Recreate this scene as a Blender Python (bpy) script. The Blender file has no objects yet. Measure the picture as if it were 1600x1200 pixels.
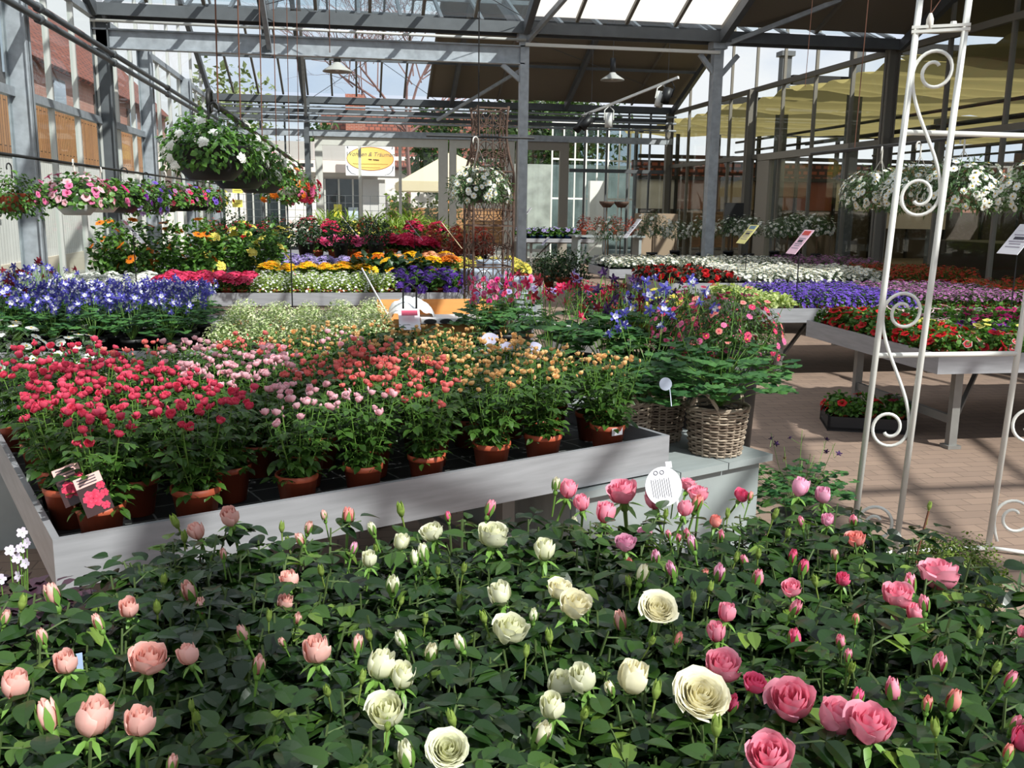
# Garden-centre greenhouse: potted roses on display benches under a glazed gutter-and-ridge roof
import bpy, math, random
import numpy as np
from mathutils import Vector, Matrix

RNG = random.Random(11)
C = bpy.context.scene.collection
scene = bpy.context.scene
pi = math.pi

# ------------------------------------------------------------------ camera
F_PX = 1460.0
YAW, PITCH, ROLL = [math.radians(a) for a in (9.62, 10.83, 0.76)]
EYE = np.array([0.0, 0.0, 1.65])
cy, sy, cp, sp, cr, sr = math.cos(YAW), math.sin(YAW), math.cos(PITCH), math.sin(PITCH), math.cos(ROLL), math.sin(ROLL)
_f = np.array([sy*cp, cy*cp, -sp]); _r = np.array([cy, -sy, 0.0]); _d = np.cross(_f, _r)
CAM = np.array([cr*_r - sr*_d, sr*_r + cr*_d, _f])
cam_data = bpy.data.cameras.new('camera'); cam = bpy.data.objects.new('camera', cam_data); C.objects.link(cam)
cam_data.sensor_width = 36.0; cam_data.lens = F_PX/1600*36; cam_data.clip_start = .05; cam_data.clip_end = 500
mw = Matrix.Identity(4)
for i in range(3):
    mw[i][0], mw[i][1], mw[i][2], mw[i][3] = CAM[0][i], -CAM[1][i], -CAM[2][i], EYE[i]
cam.matrix_world = mw
scene.camera = cam

def ray(x, y): return CAM.T @ np.array([(x-800)/F_PX, (y-600)/F_PX, 1.0])
def atz(x, y, z):            # world point that the photograph shows at x, y when it lies at height z
    d = ray(x, y); return EYE + d*((z-EYE[2])/d[2])
def aty(x, y, Y):            # ... when it lies in the cross plane at distance Y
    d = ray(x, y); return EYE + d*(Y/d[1])
def project(p):
    q = CAM @ (np.array(p, float)-EYE); return 800+F_PX*q[0]/q[2], 600+F_PX*q[1]/q[2]

# ------------------------------------------------------------------ materials
def lin(c):
    if isinstance(c, str):
        c = [int(c[i:i+2], 16) for i in (0, 2, 4)]
    return tuple(((v/255)/12.92 if v/255 <= .04045 else ((v/255+.055)/1.055)**2.4) for v in c[:3]) + (1,)

class NT:
    def __init__(s, name):
        s.m = bpy.data.materials.new(name); s.m.use_nodes = True
        s.n = s.m.node_tree.nodes; s.l = s.m.node_tree.links; s.n.clear()
        s.out = s.n.new('ShaderNodeOutputMaterial')
    def new(s, t, **k):
        nd = s.n.new(t)
        for a, v in k.items():
            if a in nd.inputs: nd.inputs[a].default_value = v
            else: setattr(nd, a, v)
        return nd
    def link(s, a, b): s.l.new(a, b)

MATS = {}
def plain(name, col, rough=.6, metal=0, spec=.5, var=0, vscale=8, bump=0, stretch=None):
    """solid colour with optional mottling that belongs to the surface"""
    if name in MATS: return MATS[name]
    t = NT(name); b = t.new('ShaderNodeBsdfPrincipled')
    b.inputs['Base Color'].default_value = lin(col); b.inputs['Roughness'].default_value = rough
    b.inputs['Metallic'].default_value = metal; b.inputs['Specular IOR Level'].default_value = spec
    if var or bump:
        tc = t.new('ShaderNodeTexCoord'); mp = t.new('ShaderNodeMapping'); t.link(tc.outputs['Object'], mp.inputs[0])
        if stretch: mp.inputs['Scale'].default_value = stretch
        nz = t.new('ShaderNodeTexNoise'); nz.inputs['Scale'].default_value = vscale; nz.inputs['Detail'].default_value = 5
        t.link(mp.outputs[0], nz.inputs['Vector'])
        if var:
            mx = t.new('ShaderNodeMix', data_type='RGBA'); c = lin(col)
            mx.inputs[6].default_value = tuple(max(0, x*(1-var)) for x in c[:3])+(1,)
            mx.inputs[7].default_value = tuple(min(1, x*(1+var)) for x in c[:3])+(1,)
            rp = t.new('ShaderNodeMapRange'); rp.inputs[1].default_value = .3; rp.inputs[2].default_value = .7
            t.link(nz.outputs[0], rp.inputs[0]); t.link(rp.outputs[0], mx.inputs[0]); t.link(mx.outputs[2], b.inputs['Base Color'])
        if bump:
            bp = t.new('ShaderNodeBump'); bp.inputs['Strength'].default_value = bump; bp.inputs['Distance'].default_value = .01
            t.link(nz.outputs[0], bp.inputs['Height']); t.link(bp.outputs[0], b.inputs['Normal'])
    t.link(b.outputs[0], t.out.inputs[0]); MATS[name] = t.m
    return t.m

def ramp_mat(name, stops, rough=.5, trans=.25, spec=.3, rand=.12, tcol=None, coat=0):
    """colour follows the mesh attribute t (0..1), slight variation per object, light shining through"""
    if name in MATS: return MATS[name]
    t = NT(name); at = t.new('ShaderNodeAttribute'); at.attribute_name = 't'
    cr_ = t.new('ShaderNodeValToRGB'); e = cr_.color_ramp.elements
    while len(e) < len(stops): e.new(.5)
    for el, (p, c) in zip(e, stops): el.position = p; el.color = lin(c)
    t.link(at.outputs['Fac'], cr_.inputs[0])
    oi = t.new('ShaderNodeObjectInfo'); mr = t.new('ShaderNodeMapRange'); mr.inputs[3].default_value = 1-rand; mr.inputs[4].default_value = 1+rand
    t.link(oi.outputs['Random'], mr.inputs[0])
    hs = t.new('ShaderNodeHueSaturation'); t.link(mr.outputs[0], hs.inputs['Value']); t.link(cr_.outputs[0], hs.inputs['Color'])
    b = t.new('ShaderNodeBsdfPrincipled'); b.inputs['Roughness'].default_value = rough; b.inputs['Specular IOR Level'].default_value = spec
    if coat: b.inputs['Coat Weight'].default_value = coat; b.inputs['Coat Roughness'].default_value = .3
    t.link(hs.outputs[0], b.inputs['Base Color'])
    if trans:
        tr = t.new('ShaderNodeBsdfTranslucent'); mx = t.new('ShaderNodeMixShader'); mx.inputs[0].default_value = trans
        if tcol:
            m2 = t.new('ShaderNodeMix', data_type='RGBA', blend_type='MULTIPLY'); m2.inputs[0].default_value = 1
            m2.inputs[7].default_value = tcol; t.link(hs.outputs[0], m2.inputs[6]); t.link(m2.outputs[2], tr.inputs[0])
        else: t.link(hs.outputs[0], tr.inputs[0])
        t.link(b.outputs[0], mx.inputs[1]); t.link(tr.outputs[0], mx.inputs[2]); t.link(mx.outputs[0], t.out.inputs[0])
    else: t.link(b.outputs[0], t.out.inputs[0])
    MATS[name] = t.m
    return t.m

def leafmat(name, dark, light, rough=.42, trans=.22, spec=.4):
    return ramp_mat(name, [(0, dark), (.75, light), (1, light)], rough, trans, spec, .10, (1.3, 1.5, .6, 1))

def glass(name, tint, refl=1.0, rough=.0):
    if name in MATS: return MATS[name]
    t = NT(name); tr = t.new('ShaderNodeBsdfTransparent'); tr.inputs[0].default_value = lin(tint)
    gl = t.new('ShaderNodeBsdfGlossy'); gl.inputs['Roughness'].default_value = rough
    fr = t.new('ShaderNodeLayerWeight'); fr.inputs[0].default_value = .5
    pw = t.new('ShaderNodeMath', operation='POWER'); pw.inputs[1].default_value = 4; t.link(fr.outputs['Facing'], pw.inputs[0])
    mr = t.new('ShaderNodeMapRange'); mr.inputs[3].default_value = .02*refl; mr.inputs[4].default_value = .16*refl; t.link(pw.outputs[0], mr.inputs[0])
    mx = t.new('ShaderNodeMixShader'); t.link(mr.outputs[0], mx.inputs[0])
    t.link(tr.outputs[0], mx.inputs[1]); t.link(gl.outputs[0], mx.inputs[2]); t.link(mx.outputs[0], t.out.inputs[0])
    MATS[name] = t.m; return t.m

def cloth(name, col, trans=.5, rough=.9):
    if name in MATS: return MATS[name]
    t = NT(name); b = t.new('ShaderNodeBsdfDiffuse'); b.inputs[0].default_value = lin(col)
    tr = t.new('ShaderNodeBsdfTranslucent'); tr.inputs[0].default_value = lin(col)
    mx = t.new('ShaderNodeMixShader'); mx.inputs[0].default_value = trans
    t.link(b.outputs[0], mx.inputs[1]); t.link(tr.outputs[0], mx.inputs[2]); t.link(mx.outputs[0], t.out.inputs[0])
    MATS[name] = t.m; return t.m

def brickmat(name, c1, c2, mortar, sx, bw=.5, rh=.25, ms=.02, rough=.8, axes=None, bump=.3):
    if name in MATS: return MATS[name]
    t = NT(name); tc = t.new('ShaderNodeTexCoord'); mp = t.new('ShaderNodeMapping')
    if axes: mp.inputs['Rotation'].default_value = axes
    t.link(tc.outputs['Object'], mp.inputs[0])
    br = t.new('ShaderNodeTexBrick'); br.inputs['Color1'].default_value = lin(c1); br.inputs['Color2'].default_value = lin(c2); br.inputs['Mortar'].default_value = lin(mortar)
    br.inputs['Scale'].default_value = sx; br.inputs['Brick Width'].default_value = bw; br.inputs['Row Height'].default_value = rh; br.inputs['Mortar Size'].default_value = ms
    t.link(mp.outputs[0], br.inputs['Vector'])
    nz = t.new('ShaderNodeTexNoise'); nz.inputs['Scale'].default_value = 1.7; nz.inputs['Detail'].default_value = 6; t.link(mp.outputs[0], nz.inputs['Vector'])
    mx = t.new('ShaderNodeMix', data_type='RGBA', blend_type='MULTIPLY'); mx.inputs[0].default_value = .35
    t.link(br.outputs[0], mx.inputs[6]); t.link(nz.outputs[0], mx.inputs[7])
    b = t.new('ShaderNodeBsdfPrincipled'); b.inputs['Roughness'].default_value = rough; t.link(mx.outputs[2], b.inputs['Base Color'])
    bp = t.new('ShaderNodeBump'); bp.inputs['Strength'].default_value = bump; bp.inputs['Distance'].default_value = .004; bp.invert = True
    t.link(br.outputs['Fac'], bp.inputs['Height']); t.link(bp.outputs[0], b.inputs['Normal'])
    t.link(b.outputs[0], t.out.inputs[0]); MATS[name] = t.m; return t.m

ALU = plain('aluminium', (170, 170, 175), .42, .35, var=.14, vscale=6, stretch=(.6, .6, 6), bump=.05)
ALU_LEG = plain('aluminium_leg', (150, 148, 145), .5, .5, var=.1)
GALV = plain('galvanised_steel', (160, 166, 173), .5, .25, var=.18, vscale=9)
STEEL_D = plain('dark_grey_steel', (92, 96, 100), .55, .3, var=.12, vscale=5)
BAR = plain('glazing_bar_grey', (120, 116, 108), .55, .25)
BARL = plain('glazing_bar_pale', (200, 200, 196), .5, .2)
WHITE_P = plain('white_paint', (232, 231, 226), .35, var=.03)
FRAME_W = plain('door_frame_white', (205, 204, 196), .5, var=.04)
BLACK = plain('black_plastic', (24, 24, 26), .45)
DARK = plain('dark_metal', (45, 44, 44), .5, .4)
RUST = plain('rusty_iron', (92, 72, 62), .75, .3, var=.35, vscale=30)
TERRA = plain('terracotta_plastic', (178, 84, 56), .5, var=.10, vscale=7)
TERRA_R = plain('red_plastic_pot', (190, 48, 34), .45)
SOIL = plain('potting_soil', (44, 34, 27), .95, var=.4, vscale=80, bump=.6)
POT_K = plain('black_pot', (34, 34, 36), .5)
POT_W = plain('white_pot', (226, 226, 224), .4)
POT_BLUE = plain('blue_pot', (52, 84, 140), .45)
STEM = plain('green_stem', (104, 142, 60), .5)
STEM_D = plain('dark_stem', (74, 92, 48), .6)
WOODY = plain('woody_stem', (110, 86, 62), .8, var=.25, vscale=20)
GREYWOOD = plain('grey_painted_wood', (150, 156, 156), .6, var=.10, vscale=5, stretch=(1, 4, 1))
SIGN_W = plain('sign_white', (226, 223, 230), .45)
SIGN_P = plain('sign_pink', (240, 196, 214), .45)
SIGN_Y = plain('sign_yellow', (240, 232, 150), .45)
INK = plain('print_ink', (60, 56, 70), .6)
CORD_B = plain('brown_cord', (112, 74, 58), .8)
WIRE_W = plain('white_wire', (226, 220, 212), .5)
WOODBOX = plain('orange_board', (224, 160, 92), .6, var=.08, vscale=4, stretch=(1, 6, 6))

# ------------------------------------------------------------------ mesh builder
class G:
    def __init__(s): s.v = []; s.f = []; s.m = []; s.t = []; s.n = 0
    def add(s, V, F, m=0, t=.5):
        V = np.asarray(V, float); k = s.n
        s.v.append(V); s.f.extend([tuple(i+k for i in f) for f in F]); s.m.extend([m]*len(F))
        s.t.append(np.full(len(V), t) if np.isscalar(t) else np.asarray(t, float)); s.n += len(V)
        return s
    def inst(s, tp, R, loc, sc=1.0, m=0, t=None):
        V, F, T = tp
        return s.add((V*sc) @ np.asarray(R).T + np.asarray(loc), F, m, T if t is None else t)
    def box(s, c, d, R=None, m=0, t=.5):
        x, y, z = [v/2 for v in d]
        V = np.array([(a*x, b*y, e*z) for e in (-1, 1) for b in (-1, 1) for a in (-1, 1)])
        if R is not None: V = V @ np.asarray(R).T
        return s.add(V+np.asarray(c, float), [(0, 2, 3, 1), (4, 5, 7, 6), (0, 1, 5, 4), (2, 6, 7, 3), (0, 4, 6, 2), (1, 3, 7, 5)], m, t)
    def bar(s, a, b, w, h, up=(0, 0, 1), m=0):
        a, b = np.asarray(a, float), np.asarray(b, float); R = basis(b-a, up)
        return s.box((a+b)/2, (w, np.linalg.norm(b-a), h), R, m)
    def tube(s, path, r, k=6, m=0, cap=True, t=.5):
        P = [np.asarray(p, float) for p in path]; n = len(P)
        rr = [r]*n if np.isscalar(r) else list(r)
        V = []; up = None
        for i, p in enumerate(P):
            d = P[min(i+1, n-1)]-P[max(i-1, 0)]; d = d/(np.linalg.norm(d)+1e-12)
            if up is None: up = np.array([0, 0, 1.]) if abs(d[2]) < .9 else np.array([1., 0, 0])
            x = np.cross(d, up); x /= np.linalg.norm(x)+1e-12; up = np.cross(x, d)
            for j in range(k):
                a = 2*pi*j/k; V.append(p+rr[i]*(math.cos(a)*x+math.sin(a)*up))
        Fc = [(i*k+j, i*k+(j+1) % k, (i+1)*k+(j+1) % k, (i+1)*k+j) for i in range(n-1) for j in range(k)]
        if cap: Fc += [tuple(range(k))[::-1], tuple((n-1)*k+j for j in range(k))]
        return s.add(V, Fc, m, t)
    def lathe(s, prof, k=20, c=(0, 0, 0), m=0, t=.5, cap=False):
        V = [(c[0]+r*math.cos(2*pi*j/k), c[1]+r*math.sin(2*pi*j/k), c[2]+z) for r, z in prof for j in range(k)]
        n = len(prof); Fc = [(i*k+j, i*k+(j+1) % k, (i+1)*k+(j+1) % k, (i+1)*k+j) for i in range(n-1) for j in range(k)]
        if cap: Fc += [tuple(range(k))[::-1], tuple((n-1)*k+j for j in range(k))]
        return s.add(V, Fc, m, t)
    def grid(s, fn, nu, nv, m=0, t=.5):
        V = [fn(i/nu, j/nv) for j in range(nv+1) for i in range(nu+1)]
        Fc = [(j*(nu+1)+i, j*(nu+1)+i+1, (j+1)*(nu+1)+i+1, (j+1)*(nu+1)+i) for j in range(nv) for i in range(nu)]
        return s.add(V, Fc, m, t)
    def mesh(s, name, mats, smooth=True):
        me = bpy.data.meshes.new(name)
        V = np.concatenate(s.v) if s.v else np.zeros((0, 3))
        me.from_pydata(V.tolist(), [], s.f)
        for mt in (mats if isinstance(mats, (list, tuple)) else [mats]): me.materials.append(mt)
        me.polygons.foreach_set('material_index', s.m)
        me.polygons.foreach_set('use_smooth', [smooth]*len(s.f))
        a = me.attributes.new('t', 'FLOAT', 'POINT'); a.data.foreach_set('value', np.concatenate(s.t).astype(np.float32) if s.t else [])
        me.update(); return me

def basis(d, up=(0, 0, 1)):
    y = np.asarray(d, float); y = y/(np.linalg.norm(y)+1e-12); up = np.asarray(up, float)
    x = np.cross(y, up); n = np.linalg.norm(x)
    if n < 1e-6: x = np.cross(y, (1., 0, 0)); n = np.linalg.norm(x)
    x /= n; return np.stack([x, y, np.cross(x, y)], 1)
def rotz(a): c, s = math.cos(a), math.sin(a); return np.array([[c, -s, 0], [s, c, 0], [0, 0, 1.]])

# ------------------------------------------------------------------ object helpers
def link(name, data, parent=None, loc=(0, 0, 0), rot=(0, 0, 0), sc=1.0):
    o = bpy.data.objects.new(name, data); C.objects.link(o); o.parent = parent
    o.location = loc; o.rotation_euler = rot
    if sc != 1.0: o.scale = (sc, sc, sc) if np.isscalar(sc) else sc
    return o
def obj(name, g, mats, parent=None, smooth=False, **k): return link(name, g.mesh(name, mats, smooth), parent, **k)
def tag(o, label=None, cat=None, group=None, kind=None):
    if label: o['label'] = label
    if cat: o['category'] = cat
    if group: o['group'] = group
    if kind: o['kind'] = kind
    return o
def thing(name, label, cat, loc=(0, 0, 0), rz=0, group=None, sc=1.0):
    return tag(link(name, None, None, loc, (0, 0, rz), sc), label, cat, group)
def struct(name, g, mats, smooth=False, label=None, cat=None):
    return tag(obj(name, g, mats, None, smooth), label, cat, None, 'structure')
_rec = {}
def recol(me, mats):
    mats = mats if isinstance(mats, (list, tuple)) else [mats]
    k = (me.name, tuple(m.name for m in mats))
    if k not in _rec:
        c = me.copy()
        for i, m in enumerate(mats): c.materials[i] = m
        _rec[k] = c
    return _rec[k]
ORD = 'first second third fourth fifth sixth seventh eighth ninth tenth eleventh twelfth thirteenth fourteenth fifteenth sixteenth seventeenth eighteenth nineteenth twentieth'.split()
SUN_E, SUN_AZ, SUN_EL, SKY_E, EXPO = 6.0, 33, 44, 1.0, 0.10
# ------------------------------------------------------------------ leaves and flowers (templates: verts, faces, t)
def leaf(n=4, w=.6, fold=.18, curl=.25, peak=.75):
    V = [(0, 0, 0)]; Fc = []
    for i in range(1, n):
        u = i/n; h = w/2*math.sin(pi*u**peak)**.85
        V += [(-h, u, -curl*u*u+fold*h), (0, u, -curl*u*u), (h, u, -curl*u*u+fold*h)]
    V.append((0, 1, -curl)); e = len(V)-1
    Fc += [(0, 2, 1), (0, 3, 2)]
    for i in range(n-2):
        a = 1+3*i; Fc += [(a, a+1, a+4, a+3), (a+1, a+2, a+5, a+4)]
    a = e-3; Fc += [(a, a+1, e), (a+1, a+2, e)]
    return np.array(V, float), Fc, .5
LEAF_HI = leaf(6, .64, .25, .22); LEAF_MID = leaf(4, .6, .2, .3); LEAF_LO = leaf(2, .62, .2, .2)
LEAF_LANCE = leaf(2, .28, .2, .3); LEAF_THIN = leaf(2, .12, .1, .25); LEAF_ROUND = leaf(3, .95, .12, .15, .85)

def lobed():                      # three-lobed rounded columbine leaf
    V = [(0, 0, 0)]; Fc = []
    for k in range(13):
        a = -1.9+3.8*k/12; r = (.62+.38*abs(math.sin(a*1.65+pi/2)))*(1.0 if k % 2 else .92)
        V.append((r*math.sin(a)*.62, .35+r*math.cos(a)*.62, .06*math.cos(3*a)-.12*r))
    V[0] = (0, .3, 0.03)
    Fc = [(0, i+1, i+2)[::-1] for i in range(12)]
    return np.array(V), Fc, .5
LOBED = lobed()

def petal_ring(n, r0, r1, w, lift, t0=0., t1=1., up=0., phase=0., notch=0., jit=0, seed=0):
    rg = random.Random(seed); V = []; Fc = []; T = []
    for k in range(n):
        a = 2*pi*k/n+phase+rg.uniform(-jit, jit); ca, sa = math.cos(a), math.sin(a); li = lift+rg.uniform(-jit, jit)*.3
        pts = [(r0, -w*.25, 0, t0), (r0, w*.25, 0, t0), ((r0+r1)*.58, w*.5, li*.6, (t0+t1)/2), (r1, w*.32, li, t1), (r1-notch, 0, li+.02, t1), (r1, -w*.32, li, t1), ((r0+r1)*.58, -w*.5, li*.6, (t0+t1)/2)]
        b = len(V)
        for r, s_, z, t in pts: V.append((r*ca-s_*sa, r*sa+s_*ca, z+up)); T.append(t)
        Fc += [(b, b+1, b+2, b+6), (b+6, b+2, b+4, b+5), (b+2, b+3, b+4)]
    return np.array(V), Fc, np.array(T)

def merge(parts):                 # [(template, material)] -> template with per-face materials
    g = G()
    for tp, m in parts: g.add(tp[0], tp[1], m, tp[2])
    return g
def disc(r, z, n=8, h=.06):
    V = [(0, 0, z+h)]+[(r*math.cos(2*pi*k/n), r*math.sin(2*pi*k/n), z) for k in range(n)]
    return np.array(V), [(0, k+1, (k+1) % n+1) for k in range(n)], .5

def fl_daisy(n=12, seed=0): return merge([(petal_ring(n, .14, 1, .42, -.08, seed=seed, jit=.08), 0), (disc(.24, .04, 8, .12), 1)])
def fl_funnel():                  # petunia
    g = G(); k = 15
    def rad(a): return 1+.10*math.cos(5*a)
    prof = [(.10, -.75, 0.), (.16, -.35, .1), (.34, -.08, .3), (.75, .03, .75), (1.0, -.03, 1.)]
    V = []; T = []
    for i, (r, z, t) in enumerate(prof):
        for j in range(k):
            a = 2*pi*j/k; q = rad(a) if i > 2 else 1; V.append((r*q*math.cos(a), r*q*math.sin(a), z+(.05*math.cos(5*a) if i > 2 else 0)))
            T.append(t)
    Fc = [(i*k+j, i*k+(j+1) % k, (i+1)*k+(j+1) % k, (i+1)*k+j) for i in range(len(prof)-1) for j in range(k)]
    return g.add(V, Fc, 0, T)
def fl_star5(n=5, w=.85, lift=.15): return merge([(petal_ring(n, .05, 1, w, lift, notch=.08), 0)])
def fl_cluster(n=9, seed=0, flat=.45, sz=.36):  # umbel of little five-petalled flowers
    rg = random.Random(seed); g = G(); p = petal_ring(5, .05, 1, .9, .12)
    for i in range(n):
        a = i*2.4; r = math.sqrt(i/n)*.8; z = flat*(1-r*r)
        g.inst(p, basis((math.cos(a+1), math.sin(a+1), .1), (r*math.cos(a)*.8, r*math.sin(a)*.8, 1)), (r*math.cos(a), r*math.sin(a), z), sz*rg.uniform(.8, 1.1), 0)
    return g
def fl_columbine():
    g = G()
    g.add(*petal_ring(5, .08, 1.0, .5, .32)[:2], 0, .1)
    g.add(*petal_ring(5, .05, .5, .42, .42, phase=.63, up=.05)[:2], 0, .95)
    for k in range(5):
        a = 2*pi*k/5+.6; g.tube([(0, 0, .1), (.25*math.cos(a), .25*math.sin(a), -.2), (.4*math.cos(a), .4*math.sin(a), -.55)], [.1, .06, .02], 3, 0, False, .2)
    return g
def fl_ruffle(seed=3):            # double begonia / azalea / pompom
    rg = random.Random(seed); g = G()
    for n, r, l in ((6, 1, .05), (5, .75, .3), (4, .45, .45)):
        V, Fc, T = petal_ring(n, .05, r, .8*r, l, phase=rg.random()*3, jit=.2, seed=seed+n); g.add(V, Fc, 0, T*.6+.4*(1-r))
    return g
def fl_mini_rose(seed=0, n=13, bud=False):
    return rose_petals(seed, 5 if bud else n, .36 if bud else .56, 1.0 if bud else .80, .7 if bud else .35, .1 if bud else .42, 3, 3)

def rose_petals(seed, N, R, H, close, opn, nu=5, nv=5):
    rg = random.Random(seed); g = G()
    for i in range(N):
        s = i/(N-1); a0 = i*2.39996+rg.uniform(-.15, .15)
        wa = (1.15-(.38 if N < 30 else .15)*s)*(1.0 if N > 6 else 1.15); h = H*(1.0-.14*s*opn)*rg.uniform(.94, 1.04); rad = R*(.16+.84*s**.75)
        lipk = opn*s*rg.uniform(.7, 1.3); wob = rg.uniform(.5, 1.5); ph = rg.uniform(0, 6)
        def fn(u, v, a0=a0, wa=wa, h=h, rad=rad, lipk=lipk, s=s, wob=wob, ph=ph):
            x = 2*u-1; r = rad*(1-(1-v)**2.4)**.55; r = max(r, .05*R)
            r *= 1-close*(1-.75*s*opn)*max(0, v-.35)**1.5*1.4
            lip = max(0, v-.62)/.38; r += lipk*R*.42*lip**1.6
            r += R*.05*x+R*.03*wob*math.sin(4*x+ph)*v
            hh = h*(.86 if abs(x) > .6 and v == 1 else 1)
            z = hh*(v-.10*lipk*lip*lip*2.2)-h*.10*x*x*v
            a = a0+x*wa*(.55+.45*min(1, v*1.8))
            return (r*math.cos(a), r*math.sin(a), z)
        T = [min(1, max(0, .62*(j/nv)+.38*s+rg.uniform(-.05, .05))) for j in range(nv+1) for _ in range(nu+1)]
        g.grid(fn, nu, nv, 0, T)
    return g
def calyx(spread, R, stem=1.9, seed=0):
    rg = random.Random(seed); g = G()
    g.lathe([(.02, -.34), (.13, -.26), (.17, -.12), (.15, .0), (R*.45, .05)], 8, m=0)
    for k in range(5):
        a = 2*pi*k/5+rg.uniform(-.2, .2)
        if spread > .5: d = (math.cos(a), math.sin(a), -.15-.35*rg.random()); up = (0, 0, 1); L = .62
        else: d = (math.cos(a)*.32, math.sin(a)*.32, 1); up = (-math.cos(a), -math.sin(a), .3); L = .85
        st = R*(.35 if spread > .5 else .75)
        g.inst(leaf(3, .30, .2, .25 if spread > .5 else -.25), basis(d, up), (st*math.cos(a), st*math.sin(a), .0), L, 0)
    b = rg.uniform(-.3, .3)
    g.tube([(0, 0, -.3), (b*.3, .1*b, -.9), (b, .2*b, -stem)], [.075, .065, .06], 6, 0, False)
    return g
def green_bud():
    g = G(); g.lathe([(.02, -.28), (.16, -.18), (.20, -.02), (.27, .14), (.29, .34), (.22, .62), (.06, .86), (0.01, .92)], 10, m=0)
    for k in range(5):
        a = 2*pi*k/5; g.inst(leaf(3, .34, .2, -.3), basis((math.cos(a)*.28, math.sin(a)*.28, 1), (-math.cos(a), -math.sin(a), .3)), (.2*math.cos(a), .2*math.sin(a), .05), .95, 0)
    g.tube([(0, 0, -.25), (.05, 0, -1), (.15, .05, -2.2)], [.08, .07, .06], 6, 0, False)
    return g

# ------------------------------------------------------------------ foliage generators (return mesh builder, flower points)
def f_rose(seed, R, H, nst, L, lf, ncl=5, stem_r=.003, low=.2):
    rg = random.Random(seed); g = G(); tips = []
    for i in range(nst):
        a = i*2.39996+rg.uniform(-.4, .4); rr = R*math.sqrt((i+.5)/nst); h = H*rg.uniform(.78, 1.0)
        P0 = np.array([rr*.2*math.cos(a), rr*.2*math.sin(a), 0]); P2 = np.array([rr*math.cos(a), rr*math.sin(a), h]); P1 = np.array([rr*.7*math.cos(a), rr*.7*math.sin(a), h*.45])
        bz = lambda u: (1-u)**2*P0+2*u*(1-u)*P1+u*u*P2
        g.tube([bz(u) for u in (0, .35, .7, 1)], [stem_r*1.2, stem_r, stem_r*.9, stem_r*.7], 4, 1, False)
        tips.append((P2, np.array([math.cos(a)*.3*rr/R, math.sin(a)*.3*rr/R, 1.])))
        for k in range(ncl):
            u = low+(1-low)*(k+rg.random()*.7)/ncl; p = bz(min(u, .97)); az = a+k*2.4+rg.uniform(-.5, .5)
            el = rg.uniform(-.25, .5); d = np.array([math.cos(az)*math.cos(el), math.sin(az)*math.cos(el), math.sin(el)])
            side = np.cross(d, (0, 0, 1)); side /= np.linalg.norm(side)+1e-9
            ll = L*rg.uniform(.75, 1.15); tv = rg.random()
            e = p+d*ll*1.55+np.array([0, 0, -ll*.25]); g.tube([p, p+d*ll*.8, e], [stem_r*.55]*3, 3, 1, False)
            for q, (f_, sgn) in enumerate(((.55, 1), (.55, -1), (.95, 1), (.95, -1), (1.5, 0))):
                b = p+d*ll*f_; dd = d*(.45 if sgn else 1)+side*sgn*.9+np.array([0, 0, rg.uniform(-.45, .15)])
                up = np.array([rg.uniform(-.45, .45), rg.uniform(-.45, .45), 1.])
                g.inst(lf, basis(dd, up), b, ll*rg.uniform(.8, 1.1)*(1.12 if sgn == 0 else .9), 0, min(1, max(0, tv*.7+rg.random()*.3)))
    return g, tips
def f_mound(seed, R, H, n, L, lf, inner=.55, zmin=0., droop=0., tipn=40, flat=1.0, stems=0, tsp=(.0, 1.)):
    """leaves over a dome (radius R, height H) with a leafy inside; flower points on its skin"""
    rg = random.Random(seed); g = G(); tips = []
    for i in range(n):
        z = rg.uniform(zmin, 1); a = rg.uniform(0, 2*pi); q = math.sqrt(max(0, 1-z*z)) if z > 0 else math.sqrt(max(0, 1-z*z))
        f_ = rg.uniform(inner, 1.0); n_ = np.array([q*math.cos(a), q*math.sin(a), z]); p = n_*np.array([R, R, H])*f_
        d = np.array([math.cos(a), math.sin(a), 0])*rg.uniform(.2, 1)+np.array([rg.uniform(-.6, .6), rg.uniform(-.6, .6), rg.uniform(-.1, .9)-droop])
        g.inst(lf, basis(d, n_*flat+np.array([rg.uniform(-.4, .4), rg.uniform(-.4, .4), .6])), p, L*rg.uniform(.7, 1.2), 0, tsp[0]+(tsp[1]-tsp[0])*rg.random())
    for k in range(stems):
        a = rg.uniform(0, 6.28); r = R*rg.uniform(.2, .8); g.tube([(r*.2*math.cos(a), r*.2*math.sin(a), 0), (r*.6*math.cos(a), r*.6*math.sin(a), H*.5), (r*math.cos(a), r*math.sin(a), H*.9)], .0025, 3, 1, False)
    for i in range(tipn):
        z = zmin+(1-zmin)*(1-((i+.5)/tipn)); z = max(-.9, min(.999, z)); a = i*2.39996+rg.uniform(-.3, .3); q = math.sqrt(1-z*z)
        n_ = np.array([q*math.cos(a), q*math.sin(a), z]); tips.append((n_*np.array([R, R, H])*rg.uniform(.97, 1.08), n_*np.array([1, 1, 1.])+np.array([0, 0, .35])))
    return g, tips
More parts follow.
